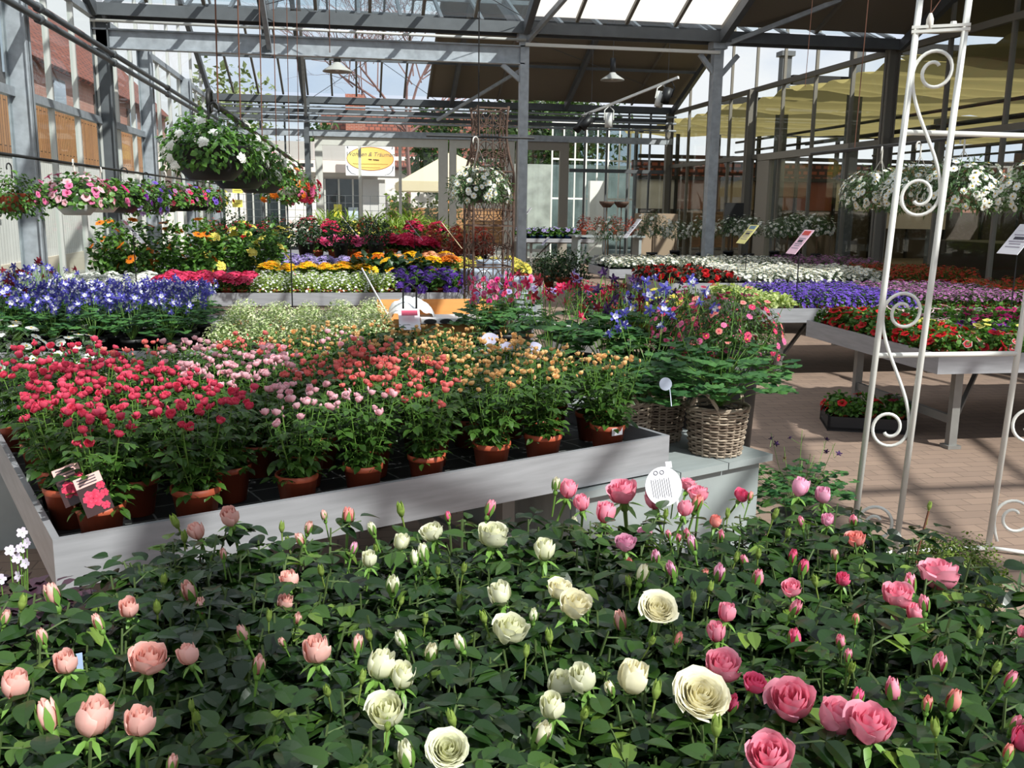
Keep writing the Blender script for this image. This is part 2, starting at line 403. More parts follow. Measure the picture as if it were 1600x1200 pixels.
def f_columbine(seed, R, H, nl, nst, Hst, L=.05, low=.45):
    rg = random.Random(seed); g = G(); tips = []
    for i in range(nl):
        a = i*2.39996; r = R*math.sqrt((i+.5)/nl); z = H*rg.uniform(low, 1)*(1-.35*(r/R)**2)
        for k in range(3):
            aa = a+(k-1)*.9; d = (math.cos(aa), math.sin(aa), rg.uniform(-.35, .15))
            g.inst(LOBED, basis(d, (rg.uniform(-.3, .3), rg.uniform(-.3, .3), 1)), (r*math.cos(a)+.01*math.cos(aa), r*math.sin(a)+.01*math.sin(aa), z), L*rg.uniform(.8, 1.2), 0, rg.random())
        if i % 2 == 0: g.tube([(0, 0, 0), (r*.5*math.cos(a), r*.5*math.sin(a), z*.7), (r*math.cos(a), r*math.sin(a), z)], .0016, 3, 1, False)
    for i in range(nst):
        a = i*2.39996+.7; r = R*1.05*math.sqrt((i+.5)/nst); h = Hst*rg.uniform(.75, 1.05)
        top = np.array([r*math.cos(a), r*math.sin(a), h]); g.tube([(r*.2*math.cos(a), r*.2*math.sin(a), H*.2), (r*.7*math.cos(a), r*.7*math.sin(a), h*.6), top], .0016, 3, 1, False)
        tips.append((top, np.array([math.cos(a)*.7, math.sin(a)*.7, rg.uniform(-.2, .9)])))
        for q in range(2):
            b = top+np.array([rg.uniform(-.05, .05), rg.uniform(-.05, .05), rg.uniform(-.08, .0)]); g.tube([top-np.array([0, 0, .09]), b], .0012, 3, 1, False)
            tips.append((b, np.array([rg.uniform(-1, 1), rg.uniform(-1, 1), rg.uniform(-.2, .8)])))
    return g, tips
def f_basket(seed, R, up, down, n, L, lf, tipn=40):
    return f_ball(seed, (R, R, up), down, n, L, lf, tipn)
def f_ball(seed, rad, zmin, n, L, lf, tipn, droop=.35):
    rg = random.Random(seed); g = G(); tips = []; rad = np.array(rad)
    for i in range(n):
        z = rg.uniform(zmin, 1); a = rg.uniform(0, 6.283); q = math.sqrt(max(0, 1-z*z)); n_ = np.array([q*math.cos(a), q*math.sin(a), z])
        p = n_*rad*rg.uniform(.6, 1.04)*(1+.10*math.sin(3*a+seed)+.08*math.sin(5*a-2*z))
        d = np.array([math.cos(a)*.7, math.sin(a)*.7, 0])+np.array([rg.uniform(-.6, .6), rg.uniform(-.6, .6), rg.uniform(-.5, .7)-droop*(1-z)])
        g.inst(lf, basis(d, n_+np.array([0, 0, .5])), p, L*rg.uniform(.7, 1.25), 0, rg.random())
    for i in range(tipn):
        z = zmin+.1+(1-zmin-.1)*(1-((i+.5)/tipn)**.8); a = i*2.39996+rg.uniform(-.3, .3); q = math.sqrt(max(0, 1-z*z)); n_ = np.array([q*math.cos(a), q*math.sin(a), z])
        tips.append((n_*rad*rg.uniform(1.0, 1.08)*(1+.10*math.sin(3*a+seed)), n_+np.array([0, 0, .25])))
    return g, tips
def strew(tips, tp, sc, seed, spin=True):      # a skin of tiny flowers nobody could count, as one mesh
    rg = random.Random(seed); g = G(); V, T = np.concatenate(tp.v), np.concatenate(tp.t)
    for p, n_ in tips:
        R = basis((rg.uniform(-1, 1), rg.uniform(-1, 1), .01), n_+np.array([rg.uniform(-.25, .25), rg.uniform(-.25, .25), 0]))
        s = sc*rg.uniform(.8, 1.2); b = g.n; g.v.append((V*s) @ R.T+p); g.t.append(T); g.f.extend([tuple(i+b for i in f) for f in tp.f]); g.m.extend(tp.m); g.n += len(V)
    return g
def g_pot(rt, rb, h, soil=True, lip=.16):
    g = G(); lh = h*lip
    g.lathe([(0, 0), (rb, 0), (rb+(rt-rb)*(1-lip)*.97, h-lh), (rt*.985, h-lh), (rt, h-lh*.9), (rt*1.02, h), (rt*.93, h), (rt*.92, h*.9)], 20, m=0)
    if soil: g.lathe([(rt*.93, h*.88), (rt*.5, h*.9), (0.001, h*.9)], 16, m=1)
    return g
def rot_to(n_, spin):             # euler that points local +z along n_
    q = Vector(n_).normalized().to_track_quat('Z', 'Y'); return (q.to_matrix() @ Matrix.Rotation(spin, 3, 'Z')).to_euler()
# ------------------------------------------------------------------ setting: floor, greenhouse frame, glazing
XL, XR, YF, YB = -3.7, 9.1, -7.8, 26.7
GUT = [-7.8, 3.7, 15.2, 26.7]; EAVE = 4.3; RIDGE = 6.6
GLASS = glass('clear_glass', (249, 252, 251)); GLASS_R = glass('roof_glass', (246, 250, 251), .7)
SHADE = plain('opaque_roof_panel', (118, 110, 97), .85)
MILK = cloth('milky_roof_panel', (252, 250, 246), .82)
PAVE = brickmat('brick_paving', (164, 138, 121), (152, 128, 113), (130, 109, 96), 1.0, .21, .105, .004, .85)
g = G(); g.box((2.7, 9.5, -.05), (12.8, 34.6, .1)); struct('floor', g, PAVE)

def roof_z(Y):
    for a, b in zip(GUT, GUT[1:]):
        if a <= Y <= b: return EAVE+(RIDGE-EAVE)*(1-abs(Y-(a+b)/2)/((b-a)/2))
    return EAVE
ceil = tag(link('ceiling', None, None), 'glazed greenhouse roof of grey bars and panes', 'ceiling', kind='structure')
def rpart(name, g, m, **k): return obj(name, g, m, ceil, **k)
for si, (a, b) in enumerate(zip(GUT, GUT[1:])):
    mid = (a+b)/2
    g = G(); g.box((2.7, mid, RIDGE+.03), (12.8, .10, .10)); rpart('ridge_beam', g, STEEL_D)
    g = G(); g.box((2.7, b, EAVE+.12), (12.8, .34, .05)); g.box((2.7, b-.16, EAVE+.06), (12.8, .03, .17)); g.box((2.7, b+.16, EAVE+.06), (12.8, .03, .17)); rpart('gutter', g, STEEL_D)
    for half, (y0, y1) in enumerate(((a, mid), (mid, b))):
        z0, z1 = roof_z(y0)+.12, roof_z(y1)+.12
        if y0 == a: y0 += .17; z0 += .07
        else: y1 -= .17; z1 += .07
        step = .64 if si == 2 else .8
        n = round((XR-XL)/step); 
        opq = half == 1 and si in (1, 2)
        for i in range(n+1):
            x = XL+(XR-XL)*i/n
            big = any(abs(x-q) < .35 for q in (XL, 2.7, 5.9, XR))
            if opq and si == 2 and x > 2.2 and i % 3: continue
            if opq and si == 1 and x > 6.1 and i % 2: continue
            g = G(); g.bar((x, y0, z0), (x, y1, z1), .05, .06); rpart('glazing_bar', g, BAR if half else STEEL_D)
        for x in (XL+.06, -1.25, 2.7, 5.9, XR-.06):
            g = G(); g.bar((x, y0, z0-.16), (x, y1, z1-.16), .10, .16); rpart('rafter', g, STEEL_D)
        for q in (.33, .67):
            y, z = y0+(y1-y0)*q, z0+(z1-z0)*q-.07
            g = G(); g.box((2.7, y, z), (12.8, .07, .07)); rpart('purlin', g, STEEL_D)
        def sheet(xa, xb, th=.008): 
            q = G(); q.bar(((xa+xb)/2, y0, z0+.045), ((xa+xb)/2, y1, z1+.045), xb-xa, th); return q
        if half == 1 and si == 1:
            rpart('glass_sheet', sheet(XL, 2.7), GLASS_R); rpart('milky_panel', sheet(2.7, 5.9), MILK); rpart('opaque_panel', sheet(5.9, XR, .04), SHADE)
        elif half == 1 and si == 2:
            rpart('glass_sheet', sheet(XL, 2.06), GLASS_R); rpart('opaque_panel', sheet(2.06, XR, .04), SHADE)
        else: rpart('glass_sheet', sheet(XL, XR), GLASS_R)
# cross frame at the middle gutter: H-beam, thin tubes, trusses hung from the gutter
g = G(); g.box((-.5, 15.2, 3.97), (6.4, .02, .26)); g.box((-.5, 15.2, 4.1), (6.4, .14, .02)); g.box((-.5, 15.2, 3.84), (6.4, .14, .02)); rpart('cross_beam', g, GALV)
g = G(); g.tube([(XL, 15.05, 4.2), (2.7, 15.05, 4.18)], .022, 8); rpart('beam_tube', g, BARL, smooth=True)
g = G(); g.box((4.3, 15.1, 4.12), (3.2, .05, .05)); rpart('tie_tube', g, BARL)
g = G(); g.bar((-1.25, 15.2, 3.8), (-1.25, 15.2, 4.6), .12, .1, (0, 1, 0)); rpart('hanger_plate', g, STEEL_D)
for p, q, nm in (((-3.5, 15.2, 4.2), (-3.75, 15.2, 5.0), 'knee_brace'), ((-1.2, 15.2, 3.9), (-1.25, 13.6, 5.0), 'knee_brace'), ((2.35, 15.2, 3.82), (2.7, 15.2, 3.55), 'knee_brace'),
                 ((5.6, 15.2, 4.1), (5.9, 15.2, 3.75), 'knee_brace'), ((6.25, 15.2, 4.1), (5.9, 15.2, 3.7), 'knee_brace'), ((6.0, 15.1, 4.25), (7.9, 14.0, 5.0), 'wind_brace'),
                 ((-1.05, 21.0, 6.0), (-1.2, 26.5, 3.9), 'wind_brace'), ((2.3, 26.3, 3.9), (4.4, 24.2, 5.1), 'wind_brace'), ((2.75, 15.1, 4.2), (3.3, 14.2, 4.85), 'wind_brace')):
    g = G(); g.bar(p, q, .07, .07); rpart(nm, g, GALV)
for a_, b_ in (((-1.0, 22.4, 5.9), (2.3, 26.3, 4.4)), ((2.0, 22.4, 5.9), (-1.0, 26.3, 4.4)), ((-1.2, 14.9, 4.5), (2.6, 13.2, 5.2)), ((2.6, 14.9, 4.5), (.2, 13.2, 5.2)), ((3.0, 22, 5.7), (9, 25.8, 4.6))):
    g = G(); g.tube([a_, b_], .008, 4); rpart('tie_rod', g, STEEL_D)

def post(x, y, z1, w, d, m, lab):
    g = G()
    g.box((x-w/2+.01, y, z1/2), (.02, d, z1)); g.box((x+w/2-.01, y, z1/2), (.02, d, z1)); g.box((x, y, z1/2), (w, .02, z1)); g.box((x, y, .01), (w*1.5, d*1.5, .02))
    struct('steel_column', g, m, label=lab, cat='column')
def tpost(x, y, z1, w, m, lab):
    g = G(); g.box((x, y, z1/2), (w, w, z1)); g.box((x, y, .01), (w*1.8, w*1.8, .02)); g.box((x, y, z1-.06), (w*1.5, w*1.5, .12)); struct('steel_column', g, m, label=lab, cat='column')
tpost(2.7, 15.2, 4.3, .14, GALV, 'galvanised column left of the paved aisle'); tpost(5.9, 15.2, 4.3, .16, GALV, 'galvanised column among the white daisies')
LP = [3.7, 7.6, 11.5, 15.2, 18.2, 22.4, 26.6]
for i, y in enumerate(LP):
    post(XL+.10, y, 4.3, .24, .16, GALV if i != 3 else STEEL_D, 'steel column of the left glass wall, %s from the front' % ORD[i])
for i, y in enumerate((3.7, 9.4, 15.2, 20.9, 26.6)):
    post(XR-.1, y, 4.3, .2, .16, BAR, 'steel column of the right glass wall, %s from the front' % ORD[i])
tpost(-1.2, 26.5, 4.3, .13, STEEL_D, 'dark column left of the glass sliding door')

def glazed_wall(name, lab, axis, pos, a, b, zt, step, rails, mbar, mrail, sill, gm=GLASS, skip=None):
    w = tag(link(name, None, None), lab, 'wall', kind='structure')
    P = (lambda s, z: (pos, s, z)) if axis == 'x' else (lambda s, z: (s, pos, z))
    D = (lambda s, t, z: (t, s, z)) if axis == 'x' else (lambda s, t, z: (s, t, z))
    n = max(1, round((b-a)/step))
    for i in range(n+1):
        s_ = a+(b-a)*i/n
        if skip and skip[0] < s_ < skip[1]: continue
        g = G(); g.box(P(s_, (sill+zt)/2), D(.045, .07, zt-sill)); obj('mullion', g, mbar, w)
    for z in rails:
        for (q0, q1) in ([(a, b)] if not skip or z > skip[2] else [(a, skip[0]), (skip[1], b)]):
            if q1-q0 < .05: continue
            g = G(); g.box(P((q0+q1)/2, z), D(q1-q0, .09, .10)); obj('rail', g, mrail, w)
    for (q0, q1, z0) in ([(a, b, sill)] if not skip else [(a, skip[0], sill), (skip[1], b, sill), (skip[0], skip[1], skip[2])]):
        if q1-q0 < .05: continue
        g = G(); g.box(P((q0+q1)/2, (z0+zt)/2), D(q1-q0, .008, zt-z0)); obj('glass_pane', g, gm, w)
    if sill > 0:
        g = G(); g.box(P((a+b)/2, sill/2), D(b-a, .06, sill)); obj('plinth', g, mrail, w)
    return w
wl = glazed_wall('wall_left', 'glass wall of galvanised bars on the left', 'x', XL, YF, YB, EAVE, 1.15, (.22, 2.81, EAVE), BARL, GALV, .2)
wr = glazed_wall('wall_right', 'glass wall of grey-brown bars on the right', 'x', XR, YF, YB, EAVE, 1.42, (.22, 2.81, EAVE), BAR, BAR, .2)
# gable glazing above the side walls
for w, x, m in ((wl, XL, BARL), (wr, XR, BAR)):
    for a, b in zip(GUT[1:], GUT[2:]):
        g = G(); g.add([(x, a, EAVE), (x, b, EAVE), (x, (a+b)/2, RIDGE)], [(0, 1, 2)]); obj('gable_pane', g, GLASS, w)
        for k in range(1, 8):
            y = a+(b-a)*k/8; g = G(); g.box((x, y, (EAVE+roof_z(y))/2), (.06, .045, roof_z(y)-EAVE)); obj('gable_bar', g, m, w)
wb = glazed_wall('wall_back', 'glass back wall with white sliding doors and grey rails', 'y', YB, XL, XR, EAVE, .64, (.15, 2.65, 3.5, 3.9, 4.08), STEEL_D, STEEL_D, .1, skip=(-1.05, 6.1, 3.45))
for x0, x1, z in ((XL, XR, 3.5),):
    g = G(); g.box(((x0+x1)/2, YB-.1, 3.5), (x1-x0, .16, .17)); obj('lintel', g, GALV, wb)
for z, r in ((3.78, .03), (3.98, .03), (4.16, .025)):
    g = G(); g.tube([(XL, YB-.35, z), (XR, YB-.35, z)], r, 8); obj('heating_pipe', g, GALV, wb, smooth=True)
def sliding_door(name, lab, x0, x1, mulls, m, zt=3.4, y=YB):
    d = tag(link(name, None, None), lab, 'door', kind='structure')
    for x, w in [(x0+.1, .2), (x1-.13, .26)]+[(q, .08) for q in mulls]:
        g = G(); g.box((x, y-.05, zt/2), (w, .10, zt)); obj('stile', g, m, d)
    g = G(); g.box(((x0+x1)/2, y-.05, zt-.1), (x1-x0, .11, .22)); obj('head_rail', g, m, d)
    g = G(); g.box(((x0+x1)/2, y-.05, .08), (x1-x0, .10, .16)); obj('bottom_rail', g, m, d)
    g = G(); g.box(((x0+x1)/2, y-.05, zt/2), (x1-x0-.3, .012, zt-.2)); obj('glass_pane', g, GLASS, d)
sliding_door('door_1', 'wide white sliding door with three glass panes', -1.0, 2.62, (.2, 1.3), FRAME_W)
sliding_door('door_2', 'white framed glass panel beside the wide door', 2.66, 4.5, (), FRAME_W)
sliding_door('door_3', 'shaded sliding door at the end of the aisle', 4.54, 6.06, (4.78,), plain('door_frame_shade_tone', (150, 144, 134), .55))  # shade at the aisle end is put into this darker frame colour
g = G(); g.box((9.1, 20.2, 1.35), (.12, .62, 2.7)); g.box((9.1, 18.5, 2.78), (.14, 4, .14)); struct('door_4', g, plain('taupe_panel', (150, 144, 132), .6), label='taupe door post in the right glass wall', cat='door')
# left: twin pipes along the wall and the roof edge
for dx, dz in ((0, 0), (.10, -.12)):
    g = G(); g.tube([(-3.38+dx*0, y, 3.72+dz) for y in (2, 26)], .038, 8)
    for y in (5, 8, 11.6, 14.9, 19, 23): g.tube([(-3.38, y-.05, 3.72+dz), (-3.38, y+.05, 3.72+dz)], .055, 8)
    tag(obj('heating_pipe', g, STEEL_D, None, True), ('upper' if dz == 0 else 'lower')+' dark heating pipe of the pair along the left glass wall', 'pipe', 'pipes along the left wall')

# ------------------------------------------------------------------ outside
GROUND = plain('outdoor_paving', (150, 146, 138), .9, var=.1, vscale=1.5)
g = G(); g.box((4, 25, -.16), (120, 120, .1)); struct('ground', g, GROUND)
WHITEW = plain('white_render', (236, 230, 224), .8); GREYF = plain('grey_fascia', (176, 172, 170), .8)
DGLASS = plain('dark_window', (38, 46, 50), .12, spec=.8)
TILE = brickmat('roof_tiles', (150, 84, 66), (126, 70, 58), (80, 50, 44), 1.0, .30, .30, .03)
REDBRICK = brickmat('red_brickwork', (176, 96, 76), (156, 84, 66), (170, 150, 138), 1.0, .24, .08, .01, axes=(pi/2, 0, 0))
PLANK = brickmat('fence_boards', (196, 142, 92), (176, 124, 80), (90, 60, 40), 1.0, 1.8, .14, .012, axes=(0, pi/2, 0))
PLANKY = brickmat('fence_boards_far', (186, 138, 92), (166, 120, 80), (90, 60, 40), 1.0, 1.8, .14, .012, axes=(pi/2, 0, 0))
CLAP = brickmat('white_clapboard', (238, 238, 236), (232, 232, 230), (190, 190, 190), 1.0, 6, .16, .012, axes=(0, pi/2, 0))
# left neighbour: white clapboard wall, board fence above, brick house with tiled roof
h = tag(link('clapboard_house', None), 'white clapboard house wall outside the left glass wall', 'building')
g = G(); g.box((-7.0, 15, 1.25), (.2, 38, 2.5)); obj('wall', g, CLAP, h)
g = G(); g.box((-6.98, 15, .1), (.24, 38, .5)); obj('plinth', g, plain('beige_plinth', (206, 194, 178), .8), h)
for y in (9.2, 13.5, 16.4, 19.6):
    g = G(); g.box((-6.86, y, 1.7), (.06, 1.1, .9)); w_ = obj('window', g, WHITEW, h)
    g = G(); g.box((-6.82, y, 1.7), (.02, .9, .7)); obj('pane', g, DGLASS, w_)
f = tag(link('board_fence', None), 'brown board fence standing above the white wall outside', 'fence')
for y0 in range(-2, 46, 4):
    g = G(); g.box((-6.9, y0+2, 3.15), (.05, 3.9, 1.3)); obj('board_panel', g, PLANK, f)
    g = G(); g.box((-6.85, y0, 3.2), (.1, .1, 1.5)); obj('post', g, plain('fence_post', (188, 132, 84), .8), f)
h = tag(link('brick_house', None), 'brick house with red tiled roof behind the board fence', 'building')
g = G(); g.box((-11, 37.5, 2.9), (4, 24, 5.8)); obj('wall', g, brickmat('pink_brick', (190, 138, 124), (172, 120, 108), (190, 170, 160), 1, .24, .08, .01, axes=(0, pi/2, 0)), h)
g = G(); g.bar((-8.7, 37, 5.5), (-12.5, 37, 9.4), 25, .15, (0, 0, 1)); obj('roof', g, TILE, h)
for y in (28, 32, 37, 42):
    g = G(); g.box((-8.95, y, 4.6), (.1, 1.3, 1.4)); w_ = obj('window', g, plain('window_frame_dark', (96, 90, 86), .6), h)
    g = G(); g.box((-8.88, y, 4.6), (.04, 1.1, 1.2)); obj('pane', g, plain('sky_lit_pane', (150, 164, 180), .1), w_)
h = tag(link('white_garage', None), 'grey outbuilding with dark windows outside the left wall', 'building')
g = G(); g.box((-8.7, 21.5, 3.1), (2.2, 6.4, 6.2)); obj('wall', g, plain('dark_cladding', (84, 82, 84), .7), h)
for y in (19.6, 22, 23.6):
    g = G(); g.box((-7.56, y, 5.1), (.06, .9, 1.4)); obj('window', g, plain('sky_lit_pane', (150, 164, 180), .1), h)
# behind the back wall: white shop building with fascia, doors, sign
h = tag(link('shop_building', None), 'white flat-roofed shop building seen through the back doors', 'building')
g = G(); g.box((-3.6, 37.2, 1.6), (9.0, 4, 3.3)); obj('wall', g, WHITEW, h)
g = G(); g.box((-3.4, 35.4, 3.45), (9.6, 1.6, .62)); obj('fascia', g, GREYF, h)
g = G(); g.box((-3.4, 34.7, 2.92), (9.6, .3, .42)); obj('lower_fascia', g, plain('pale_fascia', (232, 216, 208), .8), h)
for x0, x1 in ((-5.7, -4.5), (-3.75, -2.4), (-1.25, .25)):
    g = G(); g.box(((x0+x1)/2, 35.16, 1.25), (x1-x0, .06, 2.5)); w_ = obj('door', g, DGLASS, h)
    for k in range(3):
        g = G(); g.box((x0+(x1-x0)*(k+.5)/3, 35.1, 1.25), (.06, .05, 2.5)); obj('stile', g, BARL, w_)
g = G(); g.box((.75, 35.0, 1.25), (.8, .3, 2.5)); obj('pier', g, plain('grey_cladding', (196, 194, 194), .8), h)
g = G(); g.box((-.55, 35.05, 1.2), (.28, .03, .8)); obj('poster', g, plain('yellow_poster', (214, 206, 60), .6), h)
g = G(); g.box((.0, 35.05, 1.25), (.35, .03, .5)); obj('notice', g, plain('pale_notice', (190, 204, 220), .6), h)
# sign: white board with an orange oval and script lettering
s = thing('shop_sign', 'white sign with orange oval and script lettering on the shop building', 'sign', (.62, 34.0, 3.1))
g = G(); g.box((0, 0, 0), (1.7, .05, 1.0)); obj('board', g, plain('sign_board', (244, 244, 248), .5), s)
def oval(rx, rz, y):
    g = G(); k = 40; g.add([(0, y, 0)]+[(rx*math.cos(2*pi*i/k), y, rz*math.sin(2*pi*i/k)) for i in range(k)], [(0, i+1, (i+1) % k+1) for i in range(k)]); return g
t = NT('oval_orange'); tc = t.new('ShaderNodeTexCoord'); sp = t.new('ShaderNodeSeparateXYZ'); t.link(tc.outputs['Generated'], sp.inputs[0])
rp = t.new('ShaderNodeValToRGB'); rp.color_ramp.elements[0].color = lin((240, 226, 130)); rp.color_ramp.elements[1].color = lin((242, 176, 92)); t.link(sp.outputs[0], rp.inputs[0])
b = t.new('ShaderNodeBsdfPrincipled'); t.link(rp.outputs[0], b.inputs['Base Color']); t.link(b.outputs[0], t.out.inputs[0])
o = obj('oval_border', oval(.82, .41, -.028), plain('oval_border', (150, 84, 40), .6), s, loc=(0, 0, .08)); o2 = obj('oval', oval(.80, .385, -.032), t.m, s, loc=(0, 0, .08))
def text(name, body, size, mat, parent, loc, rot=(pi/2, 0, 0), shear=.3, ext=.001, bend=0):
    c = bpy.data.curves.new(name, 'FONT'); c.body = body; c.size = size; c.align_x = 'CENTER'; c.shear = shear; c.extrude = ext; c.materials.append(mat)
    tmp = bpy.data.objects.new(name, c); me = bpy.data.meshes.new_from_object(tmp); bpy.data.objects.remove(tmp)
    return link(name, me, parent, loc, rot)
SCR = plain('script_ink', (120, 116, 96), .6); BLK = plain('sign_black', (40, 36, 24), .6); OLV = plain('sign_olive', (196, 178, 96), .6)
text('lettering', 'Wohnen & Träumen', .20, SCR, s, (0, -.04, .17))
g = G()                            # dark flourish and two unreadable lines
for x0, x1, z in ((-.06, .05, .06), (.10, .22, .05), (.2, .3, .045)):
    g.tube([(x0+(x1-x0)*k/6, -.04, z+.018*math.sin(k*2.2)) for k in range(7)], .013, 5)
obj('flourish', g, BLK, s, True)
for x0, x1, z, r in ((-.6, .62, -.09, .008), (-.3, .34, -.21, .007)):
    g = G(); n = int((x1-x0)/.02); g.tube([(x0+(x1-x0)*k/n, -.04, z+.016*math.sin(k*1.9)*(1 if k % 7 else .1)) for k in range(n+1)], r, 4); obj('faint_script', g, OLV, s, True)
for sx in (-1, 1):
    g = G(); g.tube([(sx*.80, -.035, -.16), (sx*.77, -.035, -.3), (sx*.66, -.035, -.42), (sx*.5, -.035, -.46)], [.022, .012, .008, .004], 5); g.tube([(sx*.78, -.035, .49), (sx*.76, -.035, .42)], [.02, .01], 5); obj('corner_ornament', g, plain('ornament_grey', (92, 96, 112), .6), s, True)
# notices on the left pane
for z0, hh, tx, lab in ((2.62, .72, 'OFFEN', 'tall yellow notice on the dark window behind the hanging baskets'), (1.76, .36, '', 'small yellow notice below the tall yellow notice')):
    s = thing('yellow_notice', lab, 'notice', tuple(aty(371, 290 if hh > .5 else 318, 26.4)))
    g = G(); g.box((0, 0, 0), (.27, .006, hh*.55)); obj('sheet', g, plain('yellow_paper', (238, 228, 110), .6), s)
    FI = plain('faded_ink', (140, 124, 60), .7)
    if tx: text('lettering', tx, .07, FI, s, (0, -.006, .07), shear=0)
    for z in ((-.03, -.08, -.13) if tx else (.0,)):
        q = G(); q.box((0, -.006, z), (.19, .004, .014)); obj('faint_line', q, FI, s)
# red tiled house, parasol, fence, trees
h = tag(link('tiled_house', None), 'house with red tiled roof beyond the parasol', 'building')
g = G(); g.box((5.2, 52, 2), (13, 6, 4)); obj('wall', g, WHITEW, h)
g = G(); g.bar((5.2, 48.6, 3.4), (5.2, 53, 6.5), 13.6, .2); obj('roof', g, TILE, h)
g = G(); g.box((.2, 50.5, 5.9), (1.0, .8, 2.4)); obj('chimney', g, REDBRICK, h)
p = thing('parasol', 'large cream market parasol outside the back doors', 'parasol', (3.2, 31.5, 0))
g = G(); zt, zb, rr = 3.35, 2.35, 1.75
q = [(-rr, -rr, zb), (rr, -rr, zb), (rr, rr, zb), (-rr, rr, zb), (0, 0, zt)]; g.add(q, [(0, 1, 4), (1, 2, 4), (2, 3, 4), (3, 0, 4)]); obj('canopy', g, cloth('cream_canvas', (238, 226, 196), .35), p)
g = G()
for i in range(4):
    a, b_ = np.array(q[i]), np.array(q[(i+1) % 4]); g.add([a, b_, b_-(0, 0, .3), a-(0, 0, .3)], [(0, 1, 2, 3)])
obj('valance', g, cloth('cream_canvas', (238, 226, 196), .35), p)
g = G(); g.tube([(0, 0, 0), (0, 0, zt)], .03, 8); obj('pole', g, BARL, p); g = G(); g.box((0, 0, .05), (.8, .8, .1)); obj('base', g, STEEL_D, p)
f = tag(link('garden_fence', None), 'low brown board fence beyond the back doors', 'fence')
for x0 in (1.5, 3.8, 6.1):
    g = G(); g.box((x0+1.1, 38, .75), (2.2, .06, 1.5)); obj('board_panel', g, PLANKY, f); g = G(); g.box((x0, 37.95, .9), (.12, .12, 1.8)); obj('post', g, plain('fence_post', (188, 132, 84), .8), f)
f = tag(link('mesh_fence', None), 'wire mesh fence panel in front of the shop building', 'fence')
g = G()
for i in range(19): g.tube([(-3.9+i*.28, 33, 0), (-3.9+i*.28, 33, 1.9)], .008, 3)
for i in range(8): g.tube([(-3.9, 33, .15+i*.25), (1.2, 33, .15+i*.25)], .008, 3)
obj('wire_grid', g, STEEL_D, f)
LF_TREE = leafmat('tree_leaf', (30, 52, 26), (74, 104, 46)); LF_LIGHT = leafmat('shrub_leaf_light', (70, 104, 36), (150, 176, 70)); LF_OLIVE = leafmat('olive_leaf', (78, 92, 60), (126, 138, 92))
def tree(name, lab, loc, h, R, n, lf, seed, trunk=.12, z0=.35, L=.22):
    t = thing(name, lab, 'tree', loc); rg = random.Random(seed); g = G()
    g.tube([(0, 0, 0), (.05*h*.2, 0, h*.3), (0, .05, h*.7)], [trunk, trunk*.8, trunk*.3], 8)
    for k in range(9): a = k*2.4; g.tube([(0, 0, h*(z0+.05*k*.6)), (R*.6*math.cos(a), R*.6*math.sin(a), h*(z0+.12+.05*k))], [trunk*.4, trunk*.1], 5)
    obj('trunk', g, plain('tree_bark', (120, 104, 88), .9, var=.25, vscale=6), t, True)
    g = G()
    for i in range(n):
        z = rg.uniform(-1, 1); a = rg.uniform(0, 6.28); q = math.sqrt(1-z*z)*(1+.2*math.sin(3*a+2*z+seed)); f_ = rg.uniform(.35, 1)
        g.inst(LEAF_LO, basis((rg.uniform(-1, 1), rg.uniform(-1, 1), rg.uniform(-1, .5)), (rg.uniform(-1, 1), rg.uniform(-1, 1), 1)), (R*q*f_*math.cos(a), R*q*f_*math.sin(a), h*(.5+z0/2)+z*h*(1-z0)/2*f_), L*rg.uniform(.7, 1.4), 0, rg.random())
    obj('foliage', g, lf, t)
for i, (x, y, h_, R, n, lf, z0, lab) in enumerate(((8.2, 44, 8.5, 3.2, 3600, LF_TREE, .12, 'tall dark green tree behind the shaded door'), (10.5, 47, 9, 3.0, 2600, LF_TREE, .12, 'dark tree right of the tall dark green tree'),
        (1.55, 31.2, 2.2, .62, 700, LF_LIGHT, .3, 'light green shrub left of the parasol'), (2.9, 33.0, 2.0, 1.0, 900, LF_OLIVE, .2, 'olive grey shrub under the parasol'), (-1.1, 41, 5.2, .9, 500, LF_TREE, .55, 'small leafy tree above the shop fascia'),
        (5.4, 33.5, 2.3, .5, 0, LF_TREE, .5, 'bare pale trunk outside the shaded door'), (-4.9, 40, 7.5, 2.2, 900, LF_OLIVE, .3, 'pale leafy tree beyond the shop roof'), (4.0, 45, 6.5, 1.6, 1500, LF_TREE, .3, 'dark conifer beside the tiled roof'))):
    tree('tree', lab, (x, y, -.1), h_, R, n, lf, i, .12 if i != 5 else .10, z0, .3 if h_ > 4 else .14)
t = thing('bare_tree', 'tall leafless tree with reddish twigs above the glass roof', 'tree', (2.2, 40, 0)); rg = random.Random(5); g = G()
def branch(p, d, l, r, k):
    e = p+d*l; g.tube([p, p+d*l*.5+np.array([rg.uniform(-.1, .1), 0, rg.uniform(-.1, .1)])*l, e], [r, r*.8, r*.6], 4 if k < 2 else 3, 0, False)
    if k < 5:
        for _ in range(5 if k < 3 else 3):
            dd = d+np.array([rg.uniform(-.9, .9), rg.uniform(-.6, .6), rg.uniform(-.55, .7)]); branch(p+d*l*rg.uniform(.5, 1), dd/np.linalg.norm(dd), l*rg.uniform(.6, .8), r*.55, k+1)
branch(np.array([0, 0, 0.]), np.array([0, 0, 1.]), 5.0, .11, 0); obj('branches', g, plain('reddish_twigs', (120, 92, 88), .9), t)
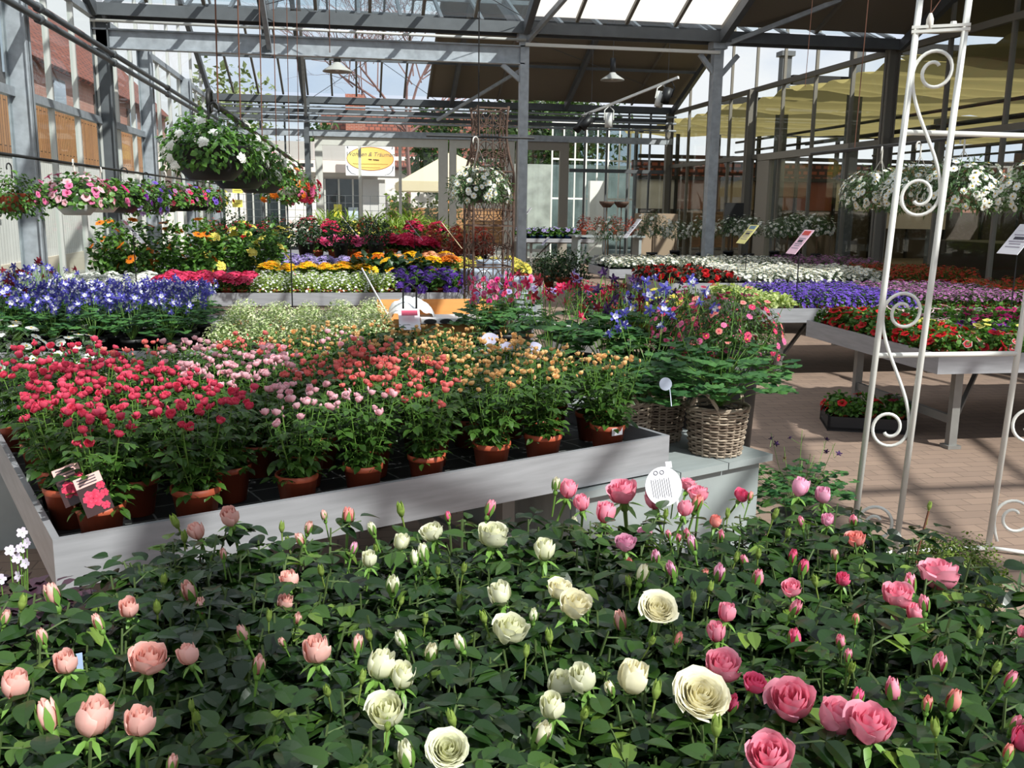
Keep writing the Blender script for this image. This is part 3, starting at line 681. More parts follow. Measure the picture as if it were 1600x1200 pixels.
# white neighbouring glasshouse beyond the right part of the back wall
h = tag(link('white_glasshouse', None), 'white framed glasshouse behind the back wall', 'building')
for i in range(9):
    g = G(); g.box((6.6+i*.42, 31.5+i*.12, 2.2), (.05, .05, 4.4)); obj('bar', g, WHITE_P, h)
for z in (1.9, 3.2, 4.4):
    g = G(); g.bar((6.6, 31.5, z), (10.0, 32.5, z), .05, .06); obj('rail', g, WHITE_P, h)
g = G(); g.bar((6.6, 31.55, 2.2), (10.0, 32.55, 2.2), .01, 4.4, (0, 0, 1)); obj('glass_pane', g, glass('dull_glass', (206, 216, 220), 2.5), h)
g = G(); g.box((8.2, 31.7, 1.25), (.5, .3, 2.5)); obj('door_leaf', g, WHITE_P, h)
g = G(); g.box((8.8, 36, 1.6), (6, .2, 3.2)); obj('rear_wall', g, plain('mottled_grey', (150, 156, 150), .8, var=.3, vscale=2), h)
# hall next door, seen through the right wall: shade screens, columns, far wall
SCREEN = cloth('yellow_shade_screen', (176, 162, 108), .40)
for i, y0 in enumerate(np.arange(3.0, 29, 4.2)):
    g = G(); rg = random.Random(i)
    g.grid(lambda u, v, y0=y0: (9.3+u*13.4, y0+v*4.12, 4.2+.10*math.sin(v*26)*(.6+.4*math.sin(u*9))-.12*math.sin(pi*v)+.05*math.sin(u*40)*v), 40, 30)
    tag(obj('shade_screen', g, SCREEN, None, True), 'pleated yellow shade screen in the next hall, %s from the front' % ORD[i], 'shade screen', 'shade screens next door')
for j, (x, y) in enumerate(((10.6, 12), (10.9, 19.8), (11.0, 23.6), (14.5, 10), (14.5, 16), (14.5, 22), (19, 12), (19, 20))):
    tpost(x, y, 5.6 if x < 12 else 3.9, .24 if x < 12 else .18, STEEL_D, 'dark column in the next hall, %s of its row' % ORD[j])
for k, x in enumerate((11.2, 13.4, 15.6, 18)):
    for dz in (0, .28):
        g = G(); g.tube([(x, 2, 3.55-dz), (x, 27, 3.55-dz)], .035, 6); tag(obj('heating_pipe', g, DARK, None, True), 'dark pipe under the shade screens, %s from the glass wall, %s' % (ORD[k], 'lower' if dz else 'upper'), 'pipe', 'pipes next door')
for y in (7.5, 11.7, 15.9, 20.1, 24.3):
    g = G(); g.box((16, y-.1, 4.42), (13, .12, .2)); struct('ceiling_beam', g, DARK)
NB = tag(link('next_hall', None), 'neighbouring glasshouse hall behind the right glass wall', 'building', kind='structure')
g = G(); g.box((23.5, 16, 1.9), (.2, 30, 3.8)); obj('side_wall', g, plain('far_wall_dark', (70, 62, 56), .9, var=.35, vscale=.6), NB)
g = G(); g.box((16.5, 30.6, .8), (14.2, .2, 1.6)); obj('dark_base', g, plain('far_wall_dark', (52, 46, 42), .9), NB)
cols = [('white_far', (214, 210, 202)), ('brown_tarp', (142, 100, 88)), ('far_beige', (150, 132, 110)), ('brown_tarp', (126, 90, 80)), ('far_brick', (140, 82, 68)), ('white_far', (214, 210, 202)), ('far_grey', (120, 116, 110)), ('far_beige', (150, 132, 110)), ('brown_tarp', (142, 100, 88)), ('far_grey', (120, 116, 110))]
for i, (nm, c) in enumerate(cols):
    g = G(); g.box((9.9+i*1.42, 30.6, 2.1), (1.36, .14, 1.0)); obj('wall_panel', g, plain(nm, c, .85, var=.12, vscale=2), NB)
for i in range(11):
    g = G(); g.box((9.2+i*1.42, 30.5, 2.1), (.07, .2, 4.2)); obj('mullion', g, DARK, NB)
for z in (2.62, 3.3, 4.1):
    g = G(); g.box((16.5, 30.5, z), (14.4, .16, .12)); obj('rail', g, DARK, NB)
g = G(); g.box((16.5, 31.6, 2.95), (14.2, .1, .55)); obj('tiled_strip', g, brickmat('far_tiles', (190, 106, 80), (150, 84, 66), (70, 44, 38), 1, .3, .2, .05, axes=(pi/2, 0, 0)), NB)
for y0, y1 in ((3.7, 9.45), (9.45, 15.2)):
    g = G(); g.bar((16.4, y0, roof_z(y0)+.3), (16.4, y1, roof_z(y1)+.3), 14.2, .05); obj('opaque_roof', g, SHADE, NB)
h = tag(link('brick_building', None), 'red brick building and white wall beyond the next hall', 'building')
g = G(); g.box((30, 18, 1.9), (1, 60, 4.0)); obj('upper_wall', g, plain('white_far', (214, 210, 202), .8), h)
for i, y in enumerate((6, 13, 20, 27, 33)):
    g = G(); g.box((29.4, y, 3.6), (.3, 4.2, 1.0)); obj('brick_panel', g, brickmat('far_brick_wall', (186, 104, 82), (160, 88, 70), (120, 80, 66), 1, .5, .2, .03, axes=(0, pi/2, 0)), h)
s = thing('hall_banner', 'cream and orange banner hanging behind the right glass wall', 'banner', (12.2, 19.2, 1.9), -.5)
g = G(); g.box((0, 0, 0), (1.3, .02, 1.3)); obj('fabric', g, plain('banner_cream', (222, 202, 176), .8), s); g = G(); g.box((0, -.02, .45), (1.3, .02, .45)); obj('orange_panel', g, plain('banner_orange', (214, 168, 96), .8), s)
g = G(); g.box((16.3, 12, -.03), (14.2, 37.4, .05)); struct('floor_next', g, plain('next_hall_floor', (96, 86, 78), .8))
g = G(); g.box((16.4, 15.5, .44), (1.6, 16, .88)); tag(obj('counter', g, plain('dark_counter', (50, 46, 44), .8)), 'long dark counter in the next hall', 'counter')
# ------------------------------------------------------------------ display benches
t = NT('woven_ground_cover'); tc = t.new('ShaderNodeTexCoord'); br = t.new('ShaderNodeTexBrick')
br.inputs['Color1'].default_value = lin((30, 30, 32)); br.inputs['Color2'].default_value = lin((38, 38, 40)); br.inputs['Mortar'].default_value = lin((128, 130, 128))
br.inputs['Scale'].default_value = 1; br.inputs['Brick Width'].default_value = .17; br.inputs['Row Height'].default_value = .13; br.inputs['Mortar Size'].default_value = .0035; br.offset = 0
mp = t.new('ShaderNodeMapping'); t.link(tc.outputs['Object'], mp.inputs[0]); nz = t.new('ShaderNodeTexNoise'); nz.inputs['Scale'].default_value = 14
ad = t.new('ShaderNodeMix', data_type='VECTOR'); ad.inputs[0].default_value = .02; t.link(mp.outputs[0], ad.inputs[4]); t.link(nz.outputs['Color'], ad.inputs[5]); t.link(ad.outputs[1], br.inputs['Vector'])
b = t.new('ShaderNodeBsdfPrincipled'); b.inputs['Roughness'].default_value = .7; t.link(br.outputs[0], b.inputs['Base Color']); t.link(b.outputs[0], t.out.inputs[0]); MAT_MAT = t.m

def bench(lab, o, ang, Lx, Ly, ztop=.72, rim=.135, floor_z=.645, legs=None, brace=True):
    """aluminium tray table; o = front-left corner of the rim, local x along the front, local y to the back"""
    t = thing('display_bench', lab, 'display bench', (o[0], o[1], 0), ang)
    zb = ztop-rim
    for nm, c, d in (('front_rim', (Lx/2, .01, zb+rim/2), (Lx, .02, rim)), ('back_rim', (Lx/2, Ly-.01, zb+rim/2), (Lx, .02, rim)),
                     ('side_rim', (.01, Ly/2, zb+rim/2), (.02, Ly-.04, rim)), ('side_rim', (Lx-.01, Ly/2, zb+rim/2), (.02, Ly-.04, rim))):
        g = G(); g.box(c, d); obj(nm, g, ALU, t)
    g = G(); g.box((Lx/2, Ly/2, floor_z-.01), (Lx-.04, Ly-.04, .02)); obj('tray_mat', g, MAT_MAT, t)
    xs = legs or [.35, Lx-.35]
    for x in xs:
        for y in (.28, Ly-.28):
            g = G(); g.box((x, y, zb/2), (.06, .05, zb)); g.box((x, y, .012), (.10, .10, .024)); obj('leg', g, ALU_LEG, t)
        g = G(); g.bar((x, .28, .2), (x, Ly-.28, .2), .03, .06); obj('cross_rail', g, ALU_LEG, t)
        if brace:
            g = G(); g.bar((x+.02, .3, .18), (x+.6, Ly*.45, zb-.02), .03, .03); obj('brace', g, ALU_LEG, t)
    g = G(); g.bar((.1, .28, zb-.02), (Lx-.1, .28, zb-.02), .04, .04); g2 = G(); g2.bar((.1, Ly-.28, zb-.02), (Lx-.1, Ly-.28, zb-.02), .04, .04)
    obj('beam', g, ALU_LEG, t); obj('beam', g2, ALU_LEG, t)
    return t
E1 = np.array([.909, .416]); E2 = np.array([-.416, .909]); RF = np.array([-.84, 2.64]); RANG = math.atan2(E1[1], E1[0])
bench('aluminium bench crowded with miniature roses in terracotta pots', RF, RANG, 2.33, 1.78, .72, .15, legs=[.45, 1.70])
bench('front aluminium table carrying the white and pink large roses', (-.85, .45), 0, 2.2, 1.52, .68, .12, .62)
bench('aluminium bench edged with red and striped petunias', (3.8, 5.55), 0, 3.3, 1.86)
bench('aluminium bench holding purple bellflowers beside the paved aisle', (3.78, 8.3), 0, 4.6, 1.75)
bench('aluminium bench with red begonias at its corner', (3.78, 11.22), 0, 4.7, 1.6)
bench('aluminium bench with white daisies behind the red begonias', (3.8, 13.75), 0, 4.8, 1.3)
bench('long silver bench with purple heliotrope at its right end', (-3.2, 10.02), 0, 4.42, 1.9)
bench('silver bench under the blue columbines', (-2.9, 6.1), 0, 3.95, 1.95)
bench('rear left bench under yellow flowers and climbers', (-3.2, 12.7), 0, 4.7, 1.6)
bench('farthest left bench with azaleas and clipped shrubs', (-3.2, 15.9), 0, 5.6, 1.7)
bench('farthest left shrub bench before the doors', (-3.0, 19.3), 0, 5.4, 1.5)
bench('dark bench under the marguerite standards', (4.6, 16.2), 0, 4.2, 1.6)

# ------------------------------------------------------------------ leaf and petal materials
LF_ROSE = ramp_mat('rose_leaf', [(0, (13, 29, 13)), (.55, (35, 60, 25)), (.90, (58, 86, 34)), (1, (118, 142, 60))], .30, .16, .42, .12, (1.3, 1.5, .6, 1))
LF_MINI = leafmat('mini_rose_leaf', (24, 50, 18), (66, 100, 36), .38, .20)
LF_GRN = leafmat('bedding_leaf', (36, 70, 30), (96, 138, 58)); LF_DK = leafmat('dark_leaf', (20, 40, 22), (46, 74, 38), .4, .15)
LF_COL = leafmat('columbine_leaf', (34, 74, 42), (78, 122, 64), .5, .25); LF_VAR = leafmat('variegated_leaf', (120, 146, 74), (206, 212, 150), .5, .3)
LF_FROST = leafmat('frost_leaf', (112, 138, 84), (194, 208, 150), .5, .3); LF_MAR = leafmat('marguerite_leaf', (38, 62, 36), (92, 120, 74)); LF_BEG = leafmat('begonia_leaf', (34, 34, 28), (66, 66, 46), .35, .12)
LF_GREYG = leafmat('grey_green_leaf', (74, 100, 72), (130, 150, 112)); LF_OXA = leafmat('oxalis_leaf', (42, 26, 38), (74, 48, 62), .5, .12)
LF_YG = leafmat('yellow_green_leaf', (90, 120, 44), (150, 170, 70)); LF_RED = leafmat('reddish_leaf', (120, 60, 50), (190, 96, 80))
def pm(name, base, rim, **k): return ramp_mat(name, [(0, base), (.45, tuple((a+b)/2 for a, b in zip(base, rim))), (1, rim)], .5, .28, .25, .07, **k)
P_SALM = pm('petal_salmon', (244, 174, 156), (252, 204, 196)); P_PINK = pm('petal_rose_pink', (246, 112, 148), (253, 176, 194)); P_HOT = pm('petal_hot_pink', (230, 66, 118), (248, 120, 158))
P_CREAM = pm('petal_cream', (246, 236, 186), (252, 246, 222)); P_WHITE = pm('petal_greenish_white', (224, 226, 166), (246, 244, 222)); P_LILAC = pm('petal_lilac_pink', (234, 142, 184), (250, 190, 214))
P_CORPK = pm('petal_coral_pink', (242, 124, 114), (251, 170, 162)); P_YEL = pm('petal_soft_yellow', (242, 224, 120), (246, 236, 190))
P_RED = pm('petal_crimson', (206, 32, 70), (245, 104, 132)); P_MPINK = pm('petal_mini_pink', (244, 160, 170), (250, 208, 218)); P_CORAL = pm('petal_coral', (232, 92, 84), (248, 150, 146)); P_PEACH = pm('petal_peach', (240, 172, 92), (248, 212, 158))
P_BUDG = leafmat('bud_green', (110, 136, 62), (150, 170, 84), .5, .2)
W_DAISY = pm('ray_white', (240, 240, 230), (250, 250, 246)); YC = plain('flower_eye_yellow', (230, 184, 50), .7); CREAMEYE = plain('flower_eye_cream', (236, 210, 150), .7); DKEYE = plain('flower_eye_dark', (70, 34, 40), .8)
V_BLUE = ramp_mat('columbine_blue', [(0, (88, 84, 184)), (.5, (120, 116, 206)), (.9, (236, 236, 244)), (1, (240, 240, 248))], .5, .3, .25)
V_PURP = pm('bell_purple', (92, 56, 176), (150, 116, 222)); V_MAUVE = pm('mauve', (158, 92, 150), (204, 142, 190)); V_HELIO = pm('heliotrope_violet', (52, 26, 108), (104, 66, 164))
V_RED = pm('signal_red', (176, 10, 20), (222, 34, 40)); V_CRIM = pm('velvet_red', (140, 6, 24), (196, 22, 44)); V_MAG = pm('magenta', (186, 14, 104), (232, 50, 142)); V_YEL = pm('butter_yellow', (232, 210, 70), (246, 236, 140))
V_STR = ramp_mat('striped_red_white', [(0, (240, 230, 220)), (.5, (200, 30, 50)), (.8, (200, 30, 50)), (1, (244, 236, 230))], .5, .25, .25); V_GOLD = pm('golden_yellow', (236, 168, 10), (250, 208, 40)); V_ORNG = pm('orange', (228, 110, 20), (246, 150, 50))
V_BRICK = pm('brick_red', (176, 44, 30), (214, 84, 60)); V_PINK = pm('bedding_pink', (226, 84, 140), (244, 138, 182)); V_ROSE = pm('deep_rose', (206, 40, 86), (236, 84, 124)); V_LILA = pm('pale_lilac', (150, 130, 196), (196, 180, 224)); V_DKB = pm('blackcurrant', (60, 36, 82), (104, 74, 122)); V_BUR = pm('burgundy', (110, 30, 44), (160, 56, 70)); V_PLUM = pm('dark_petunia', (84, 20, 110), (130, 50, 160)); V_APRI = pm('apricot', (236, 150, 100), (246, 190, 150))

# ------------------------------------------------------------------ mesh library
PALLET = [P_CREAM, STEM]
bl = {}
for st, (N, R, H, cl, op) in dict(bud=(8, .36, 1.0, .72, .10), goblet=(14, .50, .98, .52, .32), open=(20, .56, .84, .42, .50), full=(44, .62, .62, .22, .55)).items():
    bl[st] = [rose_petals(10*k+len(st), N, R, H, cl, op).mesh('rose_petals', P_CREAM, True) for k in range(3)]
cal = {s: [calyx(1 if s else 0, .3, 1.9, k).mesh('calyx', [STEM]) for k in range(3)] for s in (0, 1)}
gbud = green_bud().mesh('green_bud', P_BUDG, True)
mini = [fl_mini_rose(k).mesh('mini_rose', P_RED, True) for k in range(4)]; minib = [fl_mini_rose(9, bud=True).mesh('mini_bud', P_RED, True)]
FGF = [f_rose(k, .12, .235, 11, .044, LEAF_HI, 6, .0028, .3) for k in range(5)]; FGM = [a.mesh('rose_foliage', [LF_ROSE, STEM_D], False) for a, _ in FGF]
MRF = [f_rose(40+k, .125, .262, 13, .035, LEAF_MID, 9, .0018, .04) for k in range(4)]; MRM = [a.mesh('mini_rose_foliage', [LF_MINI, STEM], False) for a, _ in MRF]
POT14 = g_pot(.072, .052, .125).mesh('pot_terracotta', [TERRA, SOIL], True); POT14K = g_pot(.062, .046, .11).mesh('pot_black', [POT_K, SOIL], True)

# ------------------------------------------------------------------ large roses in front (x, y, width, stage, colour) read off the photograph
FLW = '''87,931,26,b,S 201,950,30,g,S 158,973,19,b,S 300,923,28,b,S 315,948,20,b,S 5,965,16,b,S 68,996,18,b,S 104,1036,34,g,S 229,1026,56,o,S 299,1024,32,g,S 22,1071,40,g,S 79,1122,36,b,S 138,1126,54,g,S 215,1129,44,g,S
384,989,20,b,S 312,831,27,g,S 362,806,32,g,S 349,866,14,b,S 267,1194,20,b,S 402,1040,24,b,S 455,906,30,g,S 444,939,26,g,S 480,824,16,b,S 473,842,17,b,S 508,806,13,b,S 543,810,23,b,C 550,857,15,b,L 463,966,16,b,S 444,1002,13,b,S 496,1016,44,g,S 557,1008,22,b,S
584,826,17,b,W 625,848,27,g,W 679,830,38,o,W 665,865,22,b,W 648,873,18,b,W 576,875,26,g,W 613,911,26,b,W 768,836,52,o,W 785,930,40,g,W 793,983,58,o,W 631,999,22,b,W 670,1018,26,b,Y 723,1005,22,b,Y 587,1041,46,g,W 626,1058,42,g,W 608,1105,62,o,W 697,1160,64,f,W 637,1178,34,b,W 701,808,13,b,H 762,795,20,b,P
895,818,15,b,Y 850,860,36,g,W 871,920,42,o,Y 893,941,52,o,Y 833,962,18,b,W 869,1068,42,g,W 864,1104,42,g,W 915,1060,46,g,W 983,1062,52,g,Y 956,1074,20,b,Y 839,1143,32,b,Y 1025,942,58,f,Y 1000,897,24,b,Y 1090,1073,84,f,Y 918,951,14,b,Y 973,973,26,b,S
943,803,34,g,P 977,848,34,o,L 1010,833,26,o,L 1025,870,19,b,L 1052,891,23,b,L 986,881,19,b,C 1085,850,19,b,L 1075,835,15,b,P 1122,895,23,b,L 1097,896,14,b,C 1181,905,21,b,P 1165,877,15,b,P 1127,835,14,b,P 1116,815,20,g,C 1046,835,11,b,P 1061,841,11,b,P 1134,959,30,g,P 1120,990,31,g,P 1056,999,17,b,C 1126,1038,58,o,P 1175,1066,36,o,H 1137,1098,26,b,H 1205,1172,72,o,P
976,768,50,o,P 885,766,30,g,P 868,758,17,b,Y 910,787,27,g,P 1025,782,32,g,P 1053,770,13,b,S 1073,757,27,o,P 1092,772,34,o,P 1086,786,21,b,C 1068,796,26,g,P 1155,772,25,o,H 1171,776,11,b,C 1246,763,30,g,L 1286,775,26,g,L 1254,815,14,b,P 1293,812,20,g,L 1334,812,15,b,P 1339,842,30,o,C 1306,866,15,b,S 1238,869,17,b,H 1253,888,19,b,H 1316,904,22,g,H 1238,918,32,o,P 1238,949,21,b,P 1241,1000,24,b,H 1314,1000,18,b,P 1337,969,13,b,C
1403,929,46,o,P 1424,914,22,b,P 1467,899,58,o,P 1434,959,27,g,P 1446,945,19,b,P 1466,1034,26,b,P 1396,1080,26,b,P 1486,1097,25,b,C 1448,1101,18,b,C 1573,1062,20,b,P 1582,1130,20,b,P 1592,1155,34,g,H 1573,1178,18,b,C 1597,988,18,g,P 1240,1089,70,o,P 1297,1115,64,o,P 1357,1128,68,o,P 1325,1026,15,b,P 1336,1093,22,b,H
33,938,18,n,G 276,811,18,n,G 288,835,16,n,G 255,902,16,n,G 245,945,18,n,G 290,985,17,n,G 308,1117,19,n,G 299,1100,14,n,G 440,821,14,n,G 450,843,13,n,G 502,888,16,n,G 577,988,18,n,G 565,1055,17,n,G 587,854,13,n,G 626,937,12,n,G 724,885,15,n,G 684,890,13,n,G 718,937,17,n,G 664,965,15,n,G 708,1118,22,n,G 605,1130,16,n,G 627,792,20,n,Y 1230,830,13,n,G 1275,905,15,n,G 1185,862,14,n,G 1084,930,15,n,G 1125,975,15,n,G 1017,998,15,n,G 859,991,20,n,G 912,1110,20,n,G 1025,1075,22,n,G 983,905,16,n,G 1120,1130,26,n,G 1110,915,14,n,G 1150,868,13,n,G 1210,800,14,n,G 1275,1010,16,n,G 1330,1040,16,n,G 1463,1133,20,n,G 1555,1040,16,n,G 1530,985,14,n,G 757,960,18,n,Y 822,1015,16,n,G 420,960,14,n,G 512,1075,18,n,G 160,1075,16,n,G 1040,800,13,n,G 1137,800,12,n,G 1450,790,0,n,G'''
STG = dict(b='bud', g='goblet', o='open', f='full', n='green'); CM = dict(S=(P_SALM, 'salmon'), W=(P_WHITE, 'white'), Y=(P_CREAM, 'cream'), P=(P_PINK, 'pink'), L=(P_LILAC, 'lilac-pink'), H=(P_HOT, 'deep pink'), C=(P_CORPK, 'coral'), G=(P_BUDG, 'green'))
flowers = []
for w in FLW.split():
    x, y, s, st, c = w.split(','); x, y, s = float(x), float(y), float(s)
    if s < 2: continue
    z = .968+RNG.uniform(-.015, .025)+(.03 if st == 'f' else 0)
    p = atz(x, y, z); dist = np.linalg.norm(p-EYE)
    flowers.append((p, s*1.08*dist/F_PX, STG[st], c))
# plants: jittered rows on the front table, kept where the photograph shows leaves
poly = [(-60, 975), (95, 968), (215, 935), (238, 862), (262, 800), (440, 775), (640, 785), (860, 762), (1010, 800), (1180, 782), (1300, 812), (1400, 868), (1530, 955), (1680, 1010), (1700, 1500), (-200, 1500)]
def inside(x, y):
    r = False
    for (x0, y0), (x1, y1) in zip(poly, poly[1:]+poly[:1]):
        if (y0 > y) != (y1 > y) and x < (x1-x0)*(y-y0)/(y1-y0)+x0: r = not r
    return r
cells = []
for j in range(11):
    for i in range(17):
        x = -.80+i*.135+(j % 2)*.06+RNG.uniform(-.02, .02); y = .62+j*.135+RNG.uniform(-.02, .02)
        q = project((x, y, .90)); edge = project((x, y+.06, .92))
        if inside(*q) and inside(*edge) and y < 1.96: cells.append([x, y, j, i, []])
for fl in flowers:
    c = min(cells, key=lambda c: (c[0]-fl[0][0])**2+(c[1]-fl[0][1])**2); c[4].append(fl)
rows = sorted({c[2] for c in cells}, reverse=True)
NUM = 'no one two three four five six seven eight nine ten'.split()
for c in cells:
    x, y, j, i, fls = c; cnt = {}
    for f in fls:
        k = ('green bud' if f[2] == 'green' else CM[f[3]][1]+(' bud' if f[2] == 'bud' else ' bloom')); cnt[k] = cnt.get(k, 0)+1
    big = sorted(cnt, key=lambda k: ('bloom' not in k, -cnt[k]))[:2]
    rowc = sorted(k[0] for k in cells if k[2] == j); n = rowc.index(x)
    what = ' and '.join(NUM[cnt[k]]+' '+k+('s' if cnt[k] > 1 else '') for k in big) if big else 'leaves only'
    lab = 'front rose with %s, %s row from back, %s from left' % (what, ORD[rows.index(j)], ORD[n])
    if len(lab.replace('-', ' ').split()) > 16: lab = 'front rose with %s, %s row from back, %s from left' % (what.split(' and ')[0], ORD[rows.index(j)], ORD[n])
    zb = .622; t = thing('rose_bush', lab, 'rose', (x, y, zb), RNG.uniform(0, 6.28), 'large potted roses on the front table')
    rz = t.rotation_euler[2]; k = RNG.randrange(5); s = RNG.uniform(.95, 1.10)
    link('pot', POT14K, t); link('foliage', FGM[k], t, (0, 0, .10), (0, 0, 0), s)
    for p, w, st, cc in fls:
        l = rotz(-rz) @ (p-np.array([x, y, zb])); mat, cn = CM[cc]
        tilt = np.array([RNG.uniform(-.35, .35), RNG.uniform(-.45, .1), 1]) if st != 'full' else np.array([.05, -.6, 1.]); tilt = rotz(-rz) @ tilt; e = rot_to(tilt, RNG.uniform(0, 6.28))
        if st == 'green':
            o = link('rose_bud', gbud, t, tuple(l-np.array([0, 0, w*.5])), e, w*1.02); continue
        sc = w*(1.25 if st == 'bud' else .98 if st == 'goblet' else .84 if st == 'open' else .70)
        o = link('rose_bud' if st == 'bud' else 'rose_bloom', recol(RNG.choice(bl[st]), mat), t, tuple(l-np.array([0, 0, sc*.42])), e, sc)
        o['label'] = cn+(' rose bud' if st == 'bud' else ' rose bloom')
        link('calyx', RNG.choice(cal[0 if st == 'bud' else 1]), o)
    if not fls: pass
# round white care label on a stake, small tags
def care_label(lab, p, r, face, col=SIGN_W, lines=True):
    t = thing('care_label', lab, 'plant label', tuple(p)); R = basis(face, (0, 0, 1))
    t.rotation_euler = Matrix(R.tolist()).to_euler()
    g = G(); k = 32
    for yy in (-.0008, .0008): g.add([(0, yy, 0)]+[(r*math.cos(2*pi*i/k), yy, r*.92*math.sin(2*pi*i/k)) for i in range(k)], [(0, i+1, (i+1) % k+1) for i in range(k)])
    g.add([(r*math.cos(2*pi*i/k), y_, r*.92*math.sin(2*pi*i/k)) for y_ in (-.0008, .0008) for i in range(k)], [(i, (i+1) % k, k+(i+1) % k, k+i) for i in range(k)])
    obj('disc', g, col, t)
    if lines:
        g = G(); g.box((-r*.42, 0, r*.98), (r*.34, .0015, r*.3), rotz(0)); obj('tab', g, col, t)
        for i in range(9):
            g = G(); g.bar((r*(.62-.12*i), .0016, -r*.45-r*.05*(i % 3)), (r*(.66-.12*i), .0016, r*.38-.04*r*(i % 2)), .0006, r*.026, (0, 1, 0)); obj('text_line', g, INK, t)
        for dx in (.36, .02):
            g = G(); g.tube([(r*dx+r*.11*math.cos(a), .0016, r*.66+r*.09*math.sin(a)) for a in np.linspace(0, 6.28, 13)], r*.018, 4); obj('printed_mark', g, INK, t, True)
    g = G(); g.bar((-r*.62, 0, -r*.3), (-r*.75, 0, -r*3.2), r*.13, .0012, (0, 1, 0)); obj('stake', g, col, t)
    return t
pl = aty(1037, 760, 2.02); care_label('round white printed care label among the back pink roses', pl, .050, np.array([.25, -1, .35])*1)
tg = thing('care_label', 'small blue-white tag between pink buds at the left front', 'plant label', tuple(atz(122, 1035, .93)), .4); g = G(); g.box((0, 0, 0), (.014, .001, .03)); obj('card', g, plain('tag_blue', (170, 190, 226), .4), tg); g = G(); g.box((0, 0, -.08), (.005, .001, .14)); obj('stake', g, SIGN_W, tg)
# purple oxalis at the left corner
OXF = [f_mound(70+k, .13, .17, 150, .045, LEAF_ROUND, .5, .05, .2, 8) for k in range(2)]; OXM = [a.mesh('oxalis_foliage', [LF_OXA, STEM_D]) for a, _ in OXF]
star = petal_ring(5, .05, 1, .8, .25); fs = G(); fs.add(star[0], star[1], 0, .8); fs.lathe([(.03, -1.1), (.12, -.5), (.25, 0.02)], 6, m=0); OXFL = fs.mesh('oxalis_flower', pm('oxalis_pale_lilac', (214, 190, 226), (240, 230, 244)))
for n, (x, y, lab) in enumerate(((25, 925, 'purple-leaved oxalis with pale lilac flowers at the front table corner'), (75, 935, 'purple-leaved oxalis right of the flowering oxalis'), (-40, 950, 'purple-leaved oxalis cut by the left picture edge'))):
    p = atz(x, y, .86); t = thing('oxalis', lab, 'oxalis', (p[0]-.02, p[1]+.02, .622), n, 'oxalis'); link('pot', POT14K, t); link('foliage', OXM[n % 2], t, (0, 0, .10))
    if n == 0:
        for (fx, fy) in ((35, 832), (42, 848), (32, 856), (16, 860), (27, 872), (40, 880), (29, 900), (1, 905)):
            q = aty(fx, fy, p[1]-.02); l = rotz(-n) @ (q-np.array(t.location)); g = G(); g.tube([(l[0]*.3, l[1]*.3, .12), (l[0]*.8, l[1]*.8, l[2]*.6), tuple(l)], .0012, 4); o = obj('flower_stalk', g, STEM, t)
            link('flower', OXFL, t, tuple(l), rot_to((RNG.uniform(-1, 1), -1, .3), 0), .011)

# ------------------------------------------------------------------ miniature roses on the angled bench
MC = dict(red=(P_RED, 'crimson'), pink=(P_MPINK, 'pale pink'), coral=(P_CORAL, 'coral'), peach=(P_PEACH, 'peach'))
rowS = [[.15, .43, .76, 1.0, 1.25, 1.53, 1.77, 2.10], [.10, .30, .60, .88, 1.14, 1.40, 1.66, 1.92, 2.2]]
for r in range(8):
    tt = .125+.215*r; xs = rowS[r] if r < 2 else [.10+.228*i+(.10 if r % 2 else 0) for i in range(10 if not r % 2 else 9)]
    for n, s0 in enumerate(xs):
        s_ = s0+(RNG.uniform(-.025, .025) if r > 1 else 0); p = RF+E1*s_+E2*(tt+(RNG.uniform(-.02, .02) if r else 0))
        edge = .64-.05*r*.5
        c = 'red' if s_ < edge+(.05 if r > 1 else 0) else 'pink' if (s_ < 1.02 and r < 6) else 'coral' if s_ < (1.46 if r < 5 else 1.25) else 'peach'
        if r >= 6 and .6 < s_ < 1.5: c = 'coral' if n % 3 else 'pink'
        if r >= 4 and s_ > 1.15 and n % 2: c = 'peach'
        mat, cn = MC[c]
        lab = 'potted %s miniature rose, %s row from the front rim, %s from left' % (cn, ORD[r], ORD[n])
        t = thing('miniature_rose', lab, 'miniature rose', (p[0], p[1], .646), RNG.uniform(0, 6.28), 'miniature roses on the angled bench', RNG.uniform(.94, 1.06))
        link('pot', POT14, t); k = RNG.randrange(4); link('foliage', MRM[k], t, (0, 0, .105), (0, 0, 0), RNG.uniform(.95, 1.08))
        for q, (tp, nm) in enumerate(MRF[k][1]):
            for m_ in range(1 if r < 1 and q % 2 else 2 if r < 5 else 1):
                bud = RNG.random() < (.45 if c in ('peach', 'coral') else .3)
                d = np.array([RNG.uniform(-.028, .028), RNG.uniform(-.028, .028), RNG.uniform(0, .035)]) if m_ else np.array([0, 0, .01])
                w = RNG.uniform(.014, .019) if bud else RNG.uniform(.022, .031)*(.85 if c == 'peach' else 1)
                link('rose_bud' if bud else 'rose_bloom', recol(RNG.choice(minib if bud else mini), mat), t, tuple(tp+d+np.array([0, 0, .105])), rot_to(nm+np.array([RNG.uniform(-.5, .5), RNG.uniform(-.5, .5), 0]), RNG.uniform(0, 6)), w)
